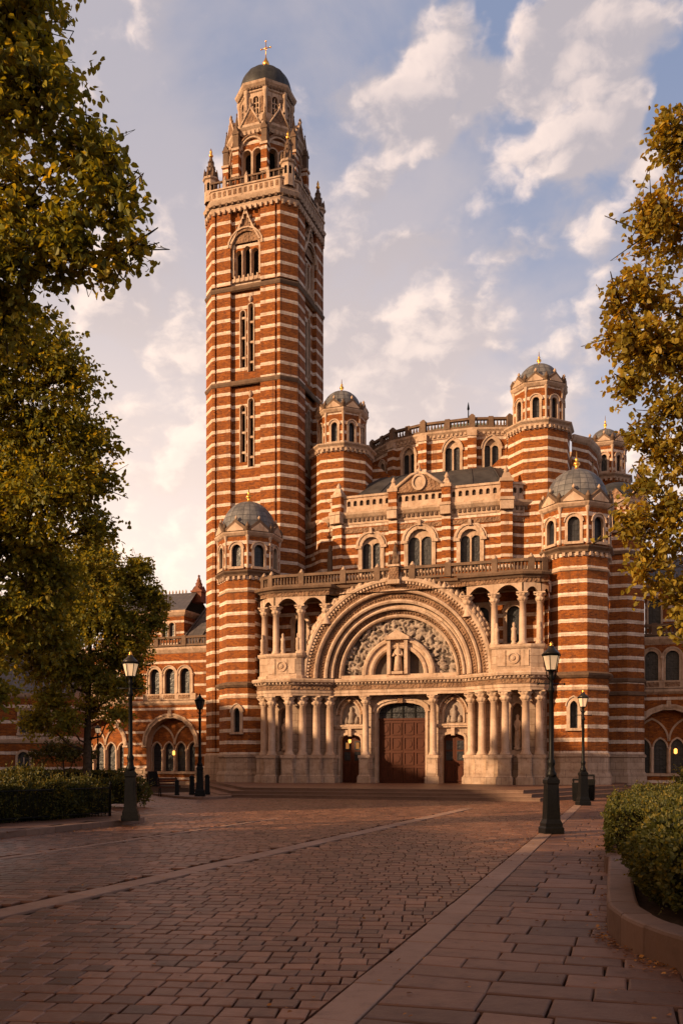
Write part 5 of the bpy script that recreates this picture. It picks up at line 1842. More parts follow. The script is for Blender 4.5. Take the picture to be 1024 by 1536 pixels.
def stones(rects, ang, h, bev, rng, tilt=0.012, z=0.0):
    """bevelled paving stones; rects (a, b, half a, half b) in a frame turned by ang"""
    r = np.asarray(rects); n = len(r)
    c, s = math.cos(ang), math.sin(ang)
    sgn = np.array([(-1, -1), (1, -1), (1, 1), (-1, 1)])
    lv = []
    for k, (ins, zz) in enumerate(((0, -h), (0.0, -bev * .8), (bev * .45, -bev * .25), (bev * 1.15, 0))):
        P = np.zeros((n, 4, 3))
        for q in range(4):
            P[:, q, 0] = r[:, 0] + sgn[q, 0] * (r[:, 2] - ins)
            P[:, q, 1] = r[:, 1] + sgn[q, 1] * (r[:, 3] - ins)
        P[:, :, 2] = zz
        lv.append(P)
    V = np.stack(lv, 1)                       # n, 4 levels, 4, 3
    jit = rng.normal(0, bev * .35, (n, 1, 4, 2)); V[..., :2] += jit
    tx, ty = rng.normal(0, tilt, (n, 1, 1)), rng.normal(0, tilt, (n, 1, 1))
    dz = rng.normal(0, tilt * .22, (n, 1, 1))
    V[:, 1:, :, 2] += (V[:, 1:, :, 0] - r[:, 0, None, None]) * tx + (V[:, 1:, :, 1] - r[:, 1, None, None]) * ty + dz
    X = V[..., 0] * c + V[..., 1] * s; Y = -V[..., 0] * s + V[..., 1] * c
    V = np.stack([X, Y, V[..., 2] + z], -1).reshape(n, 16, 3)
    f = []
    for l in range(3):
        for q in range(4):
            j = (q + 1) % 4
            f.append((l * 4 + q, l * 4 + j, (l + 1) * 4 + j, (l + 1) * 4 + q))
    f.append((12, 13, 14, 15))
    f = np.array(f)
    F = (f[None] + (np.arange(n) * 16)[:, None, None]).reshape(-1, 4)
    tint = np.repeat(np.clip(rng.normal(.48, .26, n), 0, 1), len(f))
    return V.reshape(-1, 3), F, tint


rng = np.random.RandomState(11)
gm = MB()
gm.box(-900, 900, -300, 2500, -.5, -.035, MORTAR)
struct(gm.build('ground'))

GA = R(17.0)
gc, gs = math.cos(GA), math.sin(GA)


def to_g(x, y): return x * gc - y * gs, x * gs + y * gc
def from_g(a, b): return a * gc + b * gs, -a * gs + b * gc


BANDS = [((-5.45, 6.0), (4.6, 34.2), .19), ((-8.6, 9.0), (-2.1, 27.8), .09), ((-1.6, 19.0), (3.2, 30.5), .05)]


def band_dist(x, y, b):
    (x0, y0), (x1, y1), hw = b
    L = math.hypot(x1 - x0, y1 - y0); ux, uy = (x1 - x0) / L, (y1 - y0) / L
    t = (x - x0) * ux + (y - y0) * uy
    return np.where((t > -.1) & (t < L + .1), np.abs((x - x0) * -uy + (y - y0) * ux), 99)


# setts of the square
CA = R(6.0); cc, cs = math.cos(CA), math.sin(CA)
rects = []
b = 1.5
row = 0
while b < 47:
    d = rng.uniform(.225, .265)
    a = -26 + rng.uniform(0, .25)
    while a < 12:
        w_ = rng.uniform(.19, .27)
        ac, bc = a + w_ / 2, b + d / 2
        x, y = ac * cc + bc * cs, -ac * cs + bc * cc
        if y > 2.5 and -.42 * y - 7 < x < .42 * y + 3:
            ga, gb = to_g(x, y)
            lim = (-2.025 + bc * math.sin(GA - CA)) / math.cos(GA - CA) - .5 * d * math.tan(GA - CA)
            lim = (-2.025 + (bc - d / 2) * math.sin(GA - CA)) / math.cos(GA - CA)
            if a + w_ < lim:
                rects.append((ac, bc, w_ / 2 - .006, d / 2 - .013))
            elif a + .02 < lim + d * .1:
                rects.append((ac, bc, w_ / 2 - .006, d / 2 - .013))
        a += w_
    b += d
rects = np.array(rects)
wx, wy = rects[:, 0] * cc + rects[:, 1] * cs, -rects[:, 0] * cs + rects[:, 1] * cc
keep = np.ones(len(rects), bool)
for bd in BANDS[:2]:
    keep &= band_dist(wx, wy, bd) > bd[2] + .10
V, F, T = stones(rects[keep], CA, .03, .011, rng, .009)
ex = np.maximum(0, V[:, 0] * gc - V[:, 1] * gs + 2.03) / math.cos(GA - CA)     # cut the last sett of each row along the edging
V[:, 0] -= ex * cc; V[:, 1] += ex * cs
struct(np_mesh('cobbled_square', V, F, COBBLE, T))

for bd in BANDS[:2]:
    (x0, y0), (x1, y1), hw = bd
    L = math.hypot(x1 - x0, y1 - y0); an = math.atan2(x1 - x0, y1 - y0)
    c, s = math.cos(an), math.sin(an)
    a0, b0 = x0 * c - y0 * s, x0 * s + y0 * c
    rr = []; t = 0
    while t < L:
        l = rng.uniform(.7, 1.1); rr.append((a0, b0 + t + l / 2, hw, l / 2 - .006)); t += l
    V, F, T = stones(rr, an, .04, .008, rng, .003)
    struct(np_mesh('paving_band', V, F, BANDSTONE, T))

# flagged footway on the right and its edging
rr = []; b = 3.5
while b < 46:
    d = rng.uniform(.36, .54)
    amax = 6.0 if b < 11 else (.35 if b < 34 else 5)
    a = -1.69 - rng.uniform(0, .0)
    first = rng.uniform(.35, .8)
    while a < amax:
        w_ = first if first else rng.uniform(.42, .85)
        first = None
        rr.append((a + w_ / 2, b + d / 2, w_ / 2 - .005, d / 2 - .013)); a += w_
    b += d
V, F, T = stones(rr, GA, .035, .014, rng, .009)
struct(np_mesh('footway', V, F, SLAB, T))
rr = []; b = 3.0
while b < 45:
    l = rng.uniform(.7, 1.05); rr.append((-1.855, b + l / 2, .155, l / 2 - .006)); b += l
V, F, T = stones(rr, GA, .04, .010, rng, .003, .004)
struct(np_mesh('footway_edging', V, F, BANDSTONE, T))


def kerb_blocks(path, width, z0, z1, blk, rng, bev=.03):
    """kerb of separate blocks on the right-hand side of a path; returns V, F, tint"""
    pts = [Vector((x, y)) for x, y in path]
    cum = [0]
    for i in range(1, len(pts)): cum.append(cum[-1] + (pts[i] - pts[i - 1]).length)
    def at(t):
        t = max(0, min(cum[-1], t))
        for i in range(1, len(pts)):
            if t <= cum[i]:
                u = (t - cum[i - 1]) / (cum[i] - cum[i - 1]); return pts[i - 1].lerp(pts[i], u), (pts[i] - pts[i - 1]).normalized()
        return pts[-1], (pts[-1] - pts[-2]).normalized()
    def nrm(t):
        d = (at(t + .12)[0] - at(t - .12)[0]).normalized(); return Vector((d.y, -d.x))
    V = []; F = []; T = []
    t = 0
    while t < cum[-1] - .05:
        l = min(blk * rng.uniform(.85, 1.15), cum[-1] - t)
        tt = float(np.clip(rng.normal(.5, .22), 0, 1))
        m = 3
        base = len(V); dz = rng.normal(0, .003)
        for i in range(m + 1):
            q = t + .006 + (l - .012) * i / m
            p, _ = at(q); n = nrm(q)
            for o, z in ((0, z0), (0, z1 - bev), (bev * .35, z1 - bev * .3), (bev, z1), (width - bev, z1), (width - bev * .3, z1 - bev * .3), (width, z1 - bev), (width, z0)):
                V.append((p.x + n.x * o, p.y + n.y * o, z + (dz if z > z0 else 0)))
        for i in range(m):
            for k in range(7):
                a = base + i * 8 + k
                F.append((a, a + 1, a + 9, a + 8)); T.append(tt)
        for e in (base, base + m * 8):
            ids = [e + k for k in range(8)]
            quads = [(ids[0], ids[1], ids[6], ids[7]), (ids[1], ids[2], ids[5], ids[6]), (ids[2], ids[3], ids[4], ids[5])]
            for q in quads: F.append(q if e == base else q[::-1]); T.append(tt)
        t += l
    F = np.array(F)
    return np.array(V), F[:, ::-1], T


def smooth_path(pts, n=8):
    out = []
    P = [Vector(p) for p in pts]
    for i in range(len(P) - 1):
        p0, p1, p2, p3 = P[max(i - 1, 0)], P[i], P[i + 1], P[min(i + 2, len(P) - 1)]
        for k in range(n):
            t = k / n
            out.append(tuple(.5 * ((2 * p1) + (p2 - p0) * t + (2 * p0 - 5 * p1 + 4 * p2 - p3) * t * t + (3 * p1 - p0 - 3 * p2 + p3) * t ** 3)))
    out.append(tuple(P[-1]))
    return out


# planting bed kerbs on the right
front = smooth_path([(9.5, 5.55), (7, 5.6), (4.6, 5.9), (3.3, 6.55), (2.78, 7.4), (2.60, 8.2), (2.60, 8.9), (2.70, 9.5), (3.3, 11.6), (4.0, 14.0)])[::-1]
V, F, T = kerb_blocks(front[::-1], .30, -.02, .30, .62, rng, .035)
tag(np_mesh('stone_kerb', V, F, KERB, T), 'low curved stone kerb wall round the near hedge at the lower right', 'kerb')
backp = [(4.75, 14.25), (4.02, 14.25), (4.35, 15.4), (9.6, 32.6)]
backp = [(4.02, 14.22), (9.6, 32.6)]
V, F, T = kerb_blocks(backp, .22, -.02, .26, .9, rng, .025)
V2, F2, T2 = kerb_blocks([(5.2, 14.22), (4.05, 14.22)], .22, -.02, .262, .9, rng, .025)
o = np_mesh('stone_kerb', np.concatenate([V, V2]), np.concatenate([F, F2 + len(V)]), KERB, list(T) + list(T2))
tag(o, 'straight low stone kerb along the footway beside the square clipped hedges', 'kerb')
sm = MB()
bed = [(x, y) for x, y in offset_path(front[::-1], .15)] + [(9.7, 32), (20, 32), (20, 5)]
sm.poly([(x, y, .21) for x, y in [(9.5, 5.75), (4.7, 6.1), (3.5, 6.7), (2.98, 7.5), (2.8, 8.3), (2.85, 9.4), (3.5, 11.5), (4.2, 14), (9.7, 32), (24, 32), (24, 5.75)][::-1]], SOIL)
struct(sm.build('planting_bed'))

# raised corner pavement on the left with rounded kerb
lp = smooth_path([(-10.6, 13.2), (-9.2, 16.8), (-7.65, 20.4), (-6.3, 23.9), (-5.72, 25.5), (-5.55, 26.3), (-5.8, 27.0), (-6.6, 28.4), (-9.0, 32.5), (-14, 39)], 6)
V, F, T = kerb_blocks(lp[::-1], .22, -.03, .15, .9, rng, .02)
tag(np_mesh('stone_kerb', V, F, KERB, T), 'rounded stone kerb of the raised pavement by the left foreground lamp', 'kerb')
sm = MB()
sm.poly([(x, y, .143) for x, y in offset_path(lp, -.20)] + [(-40, 39, .143), (-40, 13.2, .143)], MORTAR)
struct(sm.build('pavement'))
rr = []
for j in range(40):
    bq = 10 + j * .62
    for i in range(40):
        aq = -16 + i * .7 + (j % 2) * .35
        x, y = from_g(aq, bq)
        # inside the pavement outline
        inside = False; n = len(lp)
        pl_ = offset_path(lp, -.24) + [(-40, 39), (-40, 13.2)]
        for k in range(len(pl_)):
            (x0, y0), (x1, y1) = pl_[k], pl_[(k + 1) % len(pl_)]
            if (y0 > y) != (y1 > y) and x < (x1 - x0) * (y - y0) / (y1 - y0) + x0: inside = not inside
        if inside and x > -14: rr.append((aq, bq, .343, .303))
V, F, T = stones(rr, GA, .03, .01, rng, .003, .152)
struct(np_mesh('pavement_flags', V, F, SLAB, T))

# small island under the far left lamp, footway along the left range
isl = smooth_path([(-9.6, 47.5), (-8.0, 44.2), (-7.0, 42.6), (-6.3, 42.1), (-5.6, 42.5), (-5.2, 44.0), (-5.6, 46.5), (-7, 50)], 6)
V, F, T = kerb_blocks(isl[::-1], .2, -.03, .12, .9, rng, .02)
tag(np_mesh('stone_kerb', V, F, KERB, T), 'rounded kerb of the pavement under the black lamp left of the steps', 'kerb')
sm = MB(); sm.poly([(x, y, .115) for x, y in offset_path(isl, -.15)], SLAB); struct(sm.build('pavement'))

# steps up to the portal: a stone platform with three risers
plat = [(-5.4, -11.7), (9.75, -11.7), (13.9, .5), (13.9, 8.9), (-16.0, 8.9), (-16.0, 3.8), (-13.0, .2)]
sm = MB()
for k in range(3):
    op_ = offset_path(plat, -.62 * k, True) if k else plat
    fr_ = plat if not k else [op_[0], op_[1], op_[2], (op_[2][0], 8.9), (op_[-2][0], 8.9), op_[-2], op_[-1]]
    z1 = .15 * (k + 1)
    sm.prism(fr_, -.02 if k == 0 else z1 - .16, z1 - .035, KERB)
    nos = offset_path(fr_, .025, True)
    sm.prism(nos, z1 - .036, z1, KERB, SLAB)
st = sm.build('steps')
st.location = CATH.location; st.rotation_euler = (0, 0, -TH)
at = st.data.attributes.new('tint', 'FLOAT', 'FACE'); at.data.foreach_set('value', np.full(len(st.data.polygons), .6, dtype=np.float32))
struct(st)
# ---------------------------------------------------------------- street lamps
def lamp_builder(label, loc, H, dark=False, scale=1.0):
    t = thing('street_lamp', label, 'street lamp', loc, R(8), 'black cast iron street lamps round the square')
    k = H / 4.55
    mb = MB()
    def sqr(prof):
        rr = [[(s_ * q * k, t_ * q * k, z * k) for s_, t_ in ((-1, -1), (1, -1), (1, 1), (-1, 1))] for q, z in prof]
        mb.rings(rr, IRON, False, True, True, True)
    sqr([(.235, 0), (.235, .13), (.205, .17), (.205, .24), (.18, .30), (.165, .34), (.135, 1.16), (.155, 1.2), (.155, 1.27), (.12, 1.32), (.10, 1.36)])
    for a in range(4):
        mb.fr(0, 0, a * math.pi / 2)
        mb.poly([(-.105 * k, -.163 * k, .44 * k), (.105 * k, -.163 * k, .44 * k), (.09 * k, -.149 * k, 1.06 * k), (-.09 * k, -.149 * k, 1.06 * k)], IRON)
    mb.fr()
    mb.build('base', t)
    mb = MB()
    P = [(.12, 1.34), (.13, 1.42), (.085, 1.5), (.075, 1.6), (.095, 1.66), (.095, 1.72), (.062, 1.78), (.056, 2.4), (.05, 3.35), (.075, 3.38), (.075, 3.44), (.05, 3.48), (.045, 3.66), (.07, 3.70), (.05, 3.76), (.06, 3.84), (.10, 3.88), (.04, 3.9)]
    mb.lathe([(r * k, z * k) for r, z in P], 0, 0, 14, IRON)
    mb.build('post', t)
    mb = MB()
    mb.tube((-.32 * k, 0, 3.56 * k), (.32 * k, 0, 3.56 * k), .016 * k, .016 * k, IRON)
    for s in (-1, 1): mb.lathe([(.01, 3.53 * k), (.03 * k, 3.56 * k), (.01, 3.59 * k)], s * .33 * k, 0, 6, IRON)
    mb.build('ladder_bar', t)
    # six-sided lantern, narrower below
    n = 6
    r0, r1, zb, zt = .125 * k, .215 * k, 3.88 * k, 4.24 * k
    mb = MB()
    mb.lathe([(r0 * .5, zb - .03 * k), (r0 * 1.05, zb - .01 * k), (r0 * 1.05, zb + .015 * k)], 0, 0, n, IRON, False)
    for i in range(n):
        a = 2 * math.pi * i / n
        mb.tube((r0 * math.cos(a), r0 * math.sin(a), zb), (r1 * math.cos(a), r1 * math.sin(a), zt), .011 * k, .011 * k, IRON, 5)
    mb.lathe([(r1 * .96, zt - .02 * k), (r1 * 1.08, zt - .02 * k), (r1 * 1.14, zt + .015 * k), (r1 * 1.0, zt + .03 * k)], 0, 0, n, IRON, False)
    for s in (-1, 1):
        mb.polytube([(s * .05 * k, 0, 3.66 * k), (s * .11 * k, 0, 3.74 * k), (s * .12 * k, 0, 3.84 * k), (s * .10 * k, 0, 3.9 * k)], [.014 * k] * 4, IRON, 5)
    lan = mb.build('lantern', t)
    gb = MB()
    gb.lathe([(r0 * .96, zb + .01 * k), (r1 * .95, zt - .015 * k)], 0, 0, n, GLASS if dark else OPAL, False)
    gb.build('glass', lan)
    rb = MB()
    rb.lathe([(r1 * 1.05, zt + .02 * k), (r1 * .85, zt + .075 * k), (r1 * .45, zt + .15 * k), (r1 * .32, zt + .19 * k), (r1 * .32, zt + .22 * k), (r1 * .2, zt + .225 * k)], 0, 0, n * 3, mat_simple("lamp_cap", (.035, .028, .024), (.06, .05, .042), 12, .35, .5) if not dark else IRON, True)
    rb.build('lantern_roof', lan)
    fb = MB()
    fb.lathe([(.05 * k, zt + .215 * k), (.06 * k, zt + .23 * k), (.03 * k, zt + .25 * k), (.045 * k, zt + .275 * k), (.008 * k, zt + .335 * k)], 0, 0, 10, IRON if dark else GOLD)
    fb.build('finial', lan)
    return t


lamp_builder('tall black street lamp in the right foreground at the edge of the setts', (4.99, 22.24, 0), 4.55)
lamp_builder('tall black street lamp in the left foreground beside the hedge corner', (-5.62, 24.9, .14), 4.5)
lamp_builder('smaller looking black street lamp before the right domed turret', (9.46, 36.6, 0), 4.52)
lamp_builder('black street lamp with dark lantern left of the portal steps, bollards at its foot', (-6.56, 43.3, .11), 4.75, True)
lamp_builder('distant street lamp with a pale lantern under the trees at the left', (-15.9, 61.0, 0), 4.2)


# ---------------------------------------------------------------- bollards and bins
def bollard(label, loc, h, hw, group):
    t = thing('bollard', label, 'bollard', loc, R(12), group)
    mb = MB()
    rr = [[(a * q, b * q, z * h) for a, b in ((-1, -1), (1, -1), (1, 1), (-1, 1))] for q, z in ((hw * 1.15, 0), (hw * 1.15, .1), (hw, .13), (hw * .92, .84), (hw * 1.1, .86), (hw * 1.1, .9))]
    mb.rings(rr, IRON, False, True, True, True)
    mb.build('post', t)
    cb = MB(); cb.lathe([(hw * .9, .9 * h), (hw * 1.0, .93 * h), (hw * .7, .98 * h), (hw * .1, 1.0 * h)], 0, 0, 12, IRON); cb.build('cap', t)
    return t


bollard('stout black bollard just left of the lamp by the steps', (-7.25, 45.3, .11), .95, .12, 'black bollards by the left lamp')
bollard('stout black bollard just right of the lamp by the steps', (-6.55, 45.6, .11), .98, .12, 'black bollards by the left lamp')
bollard('shorter black bollard leftmost beside the bench, left of the steps', (-7.85, 44.6, .11), .75, .10, 'black bollards by the left lamp')


def bin_(label, loc, w_, h, rz):
    t = thing('litter_bin', label, 'litter bin', loc, rz, 'black litter bins behind the right lamp')
    mb = MB()
    mb.box(-w_ / 2, w_ / 2, -w_ / 2, w_ / 2, .05, h * .82, IRON, -.015, -.015)
    for i in range(5):
        x = -w_ / 2 + w_ * (i + .5) / 5
        mb.box(x - .015, x + .015, -w_ / 2 - .03, -w_ / 2 - .012, .1, h * .78, IRON)
    mb.box(-w_ / 2 + .03, w_ / 2 - .03, -w_ / 2 + .03, w_ / 2 - .03, 0, .05, IRON)
    mb.build('body', t)
    lb = MB()
    lb.box(-w_ / 2 - .03, w_ / 2 + .03, -w_ / 2 - .03, w_ / 2 + .03, h * .92, h, IRON, .05, .05)
    for sx in (-1, 1):
        for sy in (-1, 1): lb.box(sx * (w_ / 2 - .03) - .02, sx * (w_ / 2 - .03) + .02, sy * (w_ / 2 - .03) - .02, sy * (w_ / 2 - .03) + .02, h * .82, h * .92, IRON)
    lb.build('lid', t)


bin_('black litter bin just left of the lamp base before the right turret', (10.2, 40.4, 0), .40, .98, R(-19))
bin_('taller black litter bin just right of the lamp base before the right turret', (11.0, 41.3, 0), .36, 1.15, R(-19))

# bench left of the bollards
t = thing('park_bench', 'dark slatted park bench at the left of the bollards by the steps', 'bench', (-8.55, 46.2, .0), R(20))
mb = MB()
for i in range(4): mb.box(-.5, .5, -.22 + i * .115, -.22 + i * .115 + .085, .42, .46, WOOD)
mb.build('seat', t)
mb = MB()
for i in range(3): mb.box(-.5, .5, .25 + i * .02, .28 + i * .02, .55 + i * .13, .64 + i * .13, WOOD)
mb.build('backrest', t)
for s in (-1, 1):
    lb = MB(); x = s * .42
    lb.polytube([(x, -.24, 0), (x, -.22, .41), (x, .2, .41), (x, .32, .95)], [.025] * 4, IRON, 6); lb.tube((x, .3, 0), (x, .2, .41), .025, .025, IRON)
    lb.build('leg', t)

# folding sign board by the left range
t = thing('sign_board', 'dark folded a-frame board standing by the big arched window on the left', 'sign board', (-13.0, 64.3, .0), R(30))
for s in (-1, 1):
    mb = MB()
    lo = [mb.P(-.4, s * .38, .02), mb.P(.4, s * .38, .02), mb.P(.32, s * .03, 1.05), mb.P(-.32, s * .03, 1.05)]
    hi = [mb.P(-.4, s * .34, .02), mb.P(.4, s * .34, .02), mb.P(.32, s * -.005, 1.05), mb.P(-.32, s * -.005, 1.05)]
    mb.idx(lo if s < 0 else lo[::-1], IRON); mb.idx(hi[::-1] if s < 0 else hi, IRON)
    for i in range(4): mb.idx((lo[i], lo[(i + 1) % 4], hi[(i + 1) % 4], hi[i]), IRON)
    mb.build('panel', t)

# iron railing round the left hedge
t = thing('iron_railing', 'low black iron railing in front of the left foreground hedge', 'railing', (0, 0, .14))
rp = [(-9.9, 20.9), (-6.62, 26.75), (-6.75, 27.25), (-8.6, 30.2)]
mb = MB()
for z in (.12, .82):
    mb.polytube([(x, y, z) for x, y in rp], [.016] * 4, IRON, 6)
mb.build('rail', t)
mb = MB()
for x, y, a in along(rp, .13, False): mb.tube((x, y, .02), (x, y, .86), .009, .007, IRON, 5)
o = mb.build('bars', t); o['kind'] = 'stuff'
mb = MB()
for x, y in rp: mb.lathe([(.03, 0), (.025, .9), (.04, .93), (.01, 1.0)], x, y, 8, IRON)
mb.build('posts', t)
# ---------------------------------------------------------------- foliage
def leaf_mesh(name, base, axis, normal, size, mat, tint, parent=None):
    """one folded six-cornered leaf per row"""
    base = np.asarray(base); axis = np.asarray(axis); normal = np.asarray(normal)
    axis /= np.linalg.norm(axis, axis=1, keepdims=True) + 1e-9
    side = np.cross(axis, normal); side /= np.linalg.norm(side, axis=1, keepdims=True) + 1e-9
    nor = np.cross(side, axis)
    L = size[:, None]
    fold = .10
    pts = [base, base + axis * L * .30 + side * L * .36 + nor * L * fold, base + axis * L * .68 + side * L * .30 + nor * L * fold * .8,
           base + axis * L - nor * L * .08, base + axis * L * .68 - side * L * .30 + nor * L * fold * .8, base + axis * L * .30 - side * L * .36 + nor * L * fold]
    V = np.stack(pts, 1).reshape(-1, 3)
    n = len(base)
    f = np.array([(0, 1, 2, 3), (0, 3, 4, 5)])
    F = (f[None] + (np.arange(n) * 6)[:, None, None]).reshape(-1, 4)
    o = np_mesh(name, V, F, mat, np.repeat(tint, 2), False)
    if parent: o.parent = parent
    return o


def unit(v): return v / (np.linalg.norm(v, axis=-1, keepdims=True) + 1e-9)


def foliage(clumps, leaf, dens, rng, twig_len=.75, per=13):
    """leaves in sprays along twigs that point out of each clump; clumps (x, y, z, r)"""
    B, A, N, S, T, tw = [], [], [], [], [], []
    for (cx, cy, cz, r) in clumps:
        nt = max(6, int(dens * r * r))
        d = unit(rng.normal(0, 1, (nt, 3))); d[:, 2] = d[:, 2] * .85 + .08; d = unit(d)
        rr = r * rng.uniform(.25, 1.0, nt) ** .55
        c = np.array([cx, cy, cz])
        end = c + d * (rr * rng.uniform(.85, 1.15, nt))[:, None] * np.array([1, 1, .88])
        tl = twig_len * rng.uniform(.6, 1.3, nt)
        td = unit(d + rng.normal(0, .45, (nt, 3)) + np.array([0, 0, -.12]))
        st = end - td * tl[:, None]
        ctint = rng.normal(0, .13, nt) + rng.normal(0, .08)
        for k in range(per):
            t = .12 + .88 * (k + rng.uniform(-.3, .3, nt)) / (per - 1)
            p = st + td * (tl * t)[:, None]; p[:, 2] -= .10 * tl * t * t
            sd = unit(np.cross(td, rng.normal(0, 1, (nt, 3))))
            ax = unit(td * .55 + sd * (1.0 if k < per - 1 else .2) + np.array([0, 0, -.25]) + rng.normal(0, .25, (nt, 3)))
            no = unit(rng.normal(0, .6, (nt, 3)) + np.array([0, 0, .9]))
            B.append(p); A.append(ax); N.append(no); S.append(leaf * rng.uniform(.6, 1.2, nt)); T.append(np.clip(.45 + ctint + rng.normal(0, .16, nt), 0, 1))
        tw.append((st, end))
    return map(np.concatenate, (B, A, N, S, T)), tw


def tree(name, label, trunk, clumps, leaf, dens, mat, seed, group=None, trunk_r=.28, cat='tree', twig_len=.75, per=13, lean=(0, 0)):
    rng = np.random.RandomState(seed)
    t = thing(name, label, cat, (trunk[0], trunk[1], 0), 0, group)
    cl = [(x - trunk[0], y - trunk[1], z, r) for x, y, z, r in clumps]
    (B, A, N, S, T), tw = foliage(cl, leaf, dens, rng, twig_len, per)
    leaf_mesh('crown', B, A, N, S, mat, T, t)
    mb = MB()
    zt = max(z for _, _, z, _ in cl); zl = min(z - r for _, _, z, r in cl)
    top = (lean[0], lean[1], zt * .82)
    npt = 8
    sp = []
    for i in range(npt + 1):
        u = i / npt
        sp.append((top[0] * u ** 1.5 + .10 * math.sin(3 * u + seed), top[1] * u ** 1.5 + .08 * math.cos(4 * u + seed), top[2] * u))
    mb.polytube(sp, [trunk_r * (1.35 if i == 0 else 1 - .8 * i / npt) for i in range(npt + 1)], BARK, 10)
    for (x, y, z, r) in cl:
        if r < .62: continue
        z0 = min(top[2] * .95, max(top[2] * .22, z - .35 * math.hypot(x, y) - .5))
        u = z0 / top[2]
        s = Vector((top[0] * u ** 1.5, top[1] * u ** 1.5, z0)); e = Vector((x, y, z))
        m1 = s.lerp(e, .4) + Vector((0, 0, -.25 + .1 * rng.normal())); m2 = s.lerp(e, .75) + Vector((.1 * rng.normal(), .1 * rng.normal(), .1))
        r0 = trunk_r * .36 * min(1.3, .5 + r / 2.5)
        mb.polytube([tuple(s), tuple(m1), tuple(m2), tuple(e)], [r0, r0 * .7, r0 * .45, r0 * .2], BARK, 6)
    for (st, en), (x, y, z, r) in zip(tw, cl):
        for i in range(0, len(st), 3):
            mb.polytube([(x + (st[i][0] - x) * .15, y + (st[i][1] - y) * .15, z + (st[i][2] - z) * .15), tuple(st[i]), tuple(st[i] + (en[i] - st[i]) * .7 - np.array([0, 0, .05]))], [.014, .008, .003], BARK, 4)
    mb.build('trunk', t)
    return t


GT = 'plane trees standing round the square'
A_CL = [(-4.55, 13.0, 12.0, 1.0), (-4.2, 12.9, 10.85, .95), (-3.55, 13.2, 10.25, .72), (-3.15, 13.0, 9.55, .62), (-3.75, 13.0, 9.1, .62), (-4.5, 13.3, 9.6, .95), (-3.05, 13.4, 9.05, .40),
        (-5.6, 12.8, 11.2, 1.5), (-5.7, 13.6, 8.9, 1.3), (-5.2, 13.6, 13.4, 1.3), (-6.6, 12.2, 13.0, 1.9), (-7.2, 13.6, 10.6, 1.9), (-6.6, 15.2, 12.2, 1.7), (-8.4, 12.4, 9.0, 1.8), (-9.5, 13.4, 12.2, 2.0), (-8.2, 11.0, 14.2, 1.8), (-7.4, 13.4, 15.4, 1.7),
        (-4.9, 13.6, 8.2, .8), (-4.0, 13.2, 8.75, .55), (-3.4, 13.2, 8.75, .4), (-4.6, 13.0, 8.75, .65), (-3.3, 13.0, 10.0, .45), (-4.3, 13.0, 11.5, .6), (-5.3, 13.0, 8.6, .8)]
TREE_A = tree('plane_tree', 'large leafy plane tree filling the top left corner of the view', (-8.6, 13.2), A_CL, .118, 125, LEAF_L, 21, GT, .30)
B_CL = [(-6.9, 20.2, 5.0, .9), (-7.6, 20.0, 3.2, .8), (-6.3, 20.4, 5.9, .7), (-6.7, 20.2, 10.6, 1.25), (-5.85, 20.0, 9.95, .9), (-6.5, 20.4, 9.0, 1.45), (-5.55, 20.2, 8.55, .95), (-5.3, 20.0, 7.65, .75), (-6.3, 20.0, 7.4, 1.4), (-5.45, 20.3, 6.75, .7), (-7.2, 20.6, 6.4, 1.4), (-6.6, 20.8, 5.4, 1.1), (-7.4, 20.4, 4.3, .9), (-6.5, 21.2, 4.4, .7),
        (-8.2, 20.4, 9.8, 1.8), (-8.6, 21.0, 7.4, 1.9), (-8.4, 20.0, 5.0, 1.3), (-9.6, 20.4, 11.6, 1.8), (-10.4, 21.4, 9.0, 2.0), (-8.0, 22.6, 8.6, 1.8), (-10.2, 19.0, 7.0, 1.7), (-8.8, 19.2, 3.6, 1.0), (-7.2, 20.0, 11.3, .8)]
TREE_B = tree('plane_tree', 'dense leafy plane tree at the left edge below the top left crown', (-9.4, 20.6), B_CL, .118, 125, LEAF_L, 22, GT, .32)
C_CL = [(-8.2, 38.0, 9.6, .8), (-7.7, 38.2, 7.4, .7), (-9.6, 37.5, 8.4, 1.2), (-8.4, 37.9, 6.3, .9), (-12.6, 37.5, 6.6, 1.3), (-11.2, 37.3, 6.4, 1.1), (-10.5, 38.0, 9.2, 1.9), (-8.9, 38.2, 9.0, 1.2), (-8.0, 38.4, 8.6, 1.0), (-11.9, 38.2, 8.0, 1.7), (-10.0, 37.6, 7.4, 1.6), (-8.7, 38.0, 7.2, 1.2), (-9.0, 38.4, 5.9, 1.2), (-10.6, 38.0, 5.4, 1.3), (-9.4, 37.7, 4.6, .9), (-12.0, 38.4, 5.6, 1.4), (-11.6, 37.6, 4.2, 1.0), (-10.3, 38.2, 3.9, .7), (-13.4, 38.6, 7.0, 1.8), (-10.2, 38.6, 10.3, 1.2), (-12.2, 38.8, 10.0, 1.4), (-7.55, 38.3, 8.1, .6), (-11.0, 37.2, 3.3, .8), (-9.0, 37.6, 3.6, .7), (-12.3, 37.8, 3.3, .9), (-8.6, 38.2, 4.9, .8)]
TREE_C = tree('young_plane_tree', 'slim tree with a dark straight trunk behind the left hedge, before the brick range', (-10.25, 38.0), C_CL, .13, 150, LEAF_L, 23, GT, .19, twig_len=.8)
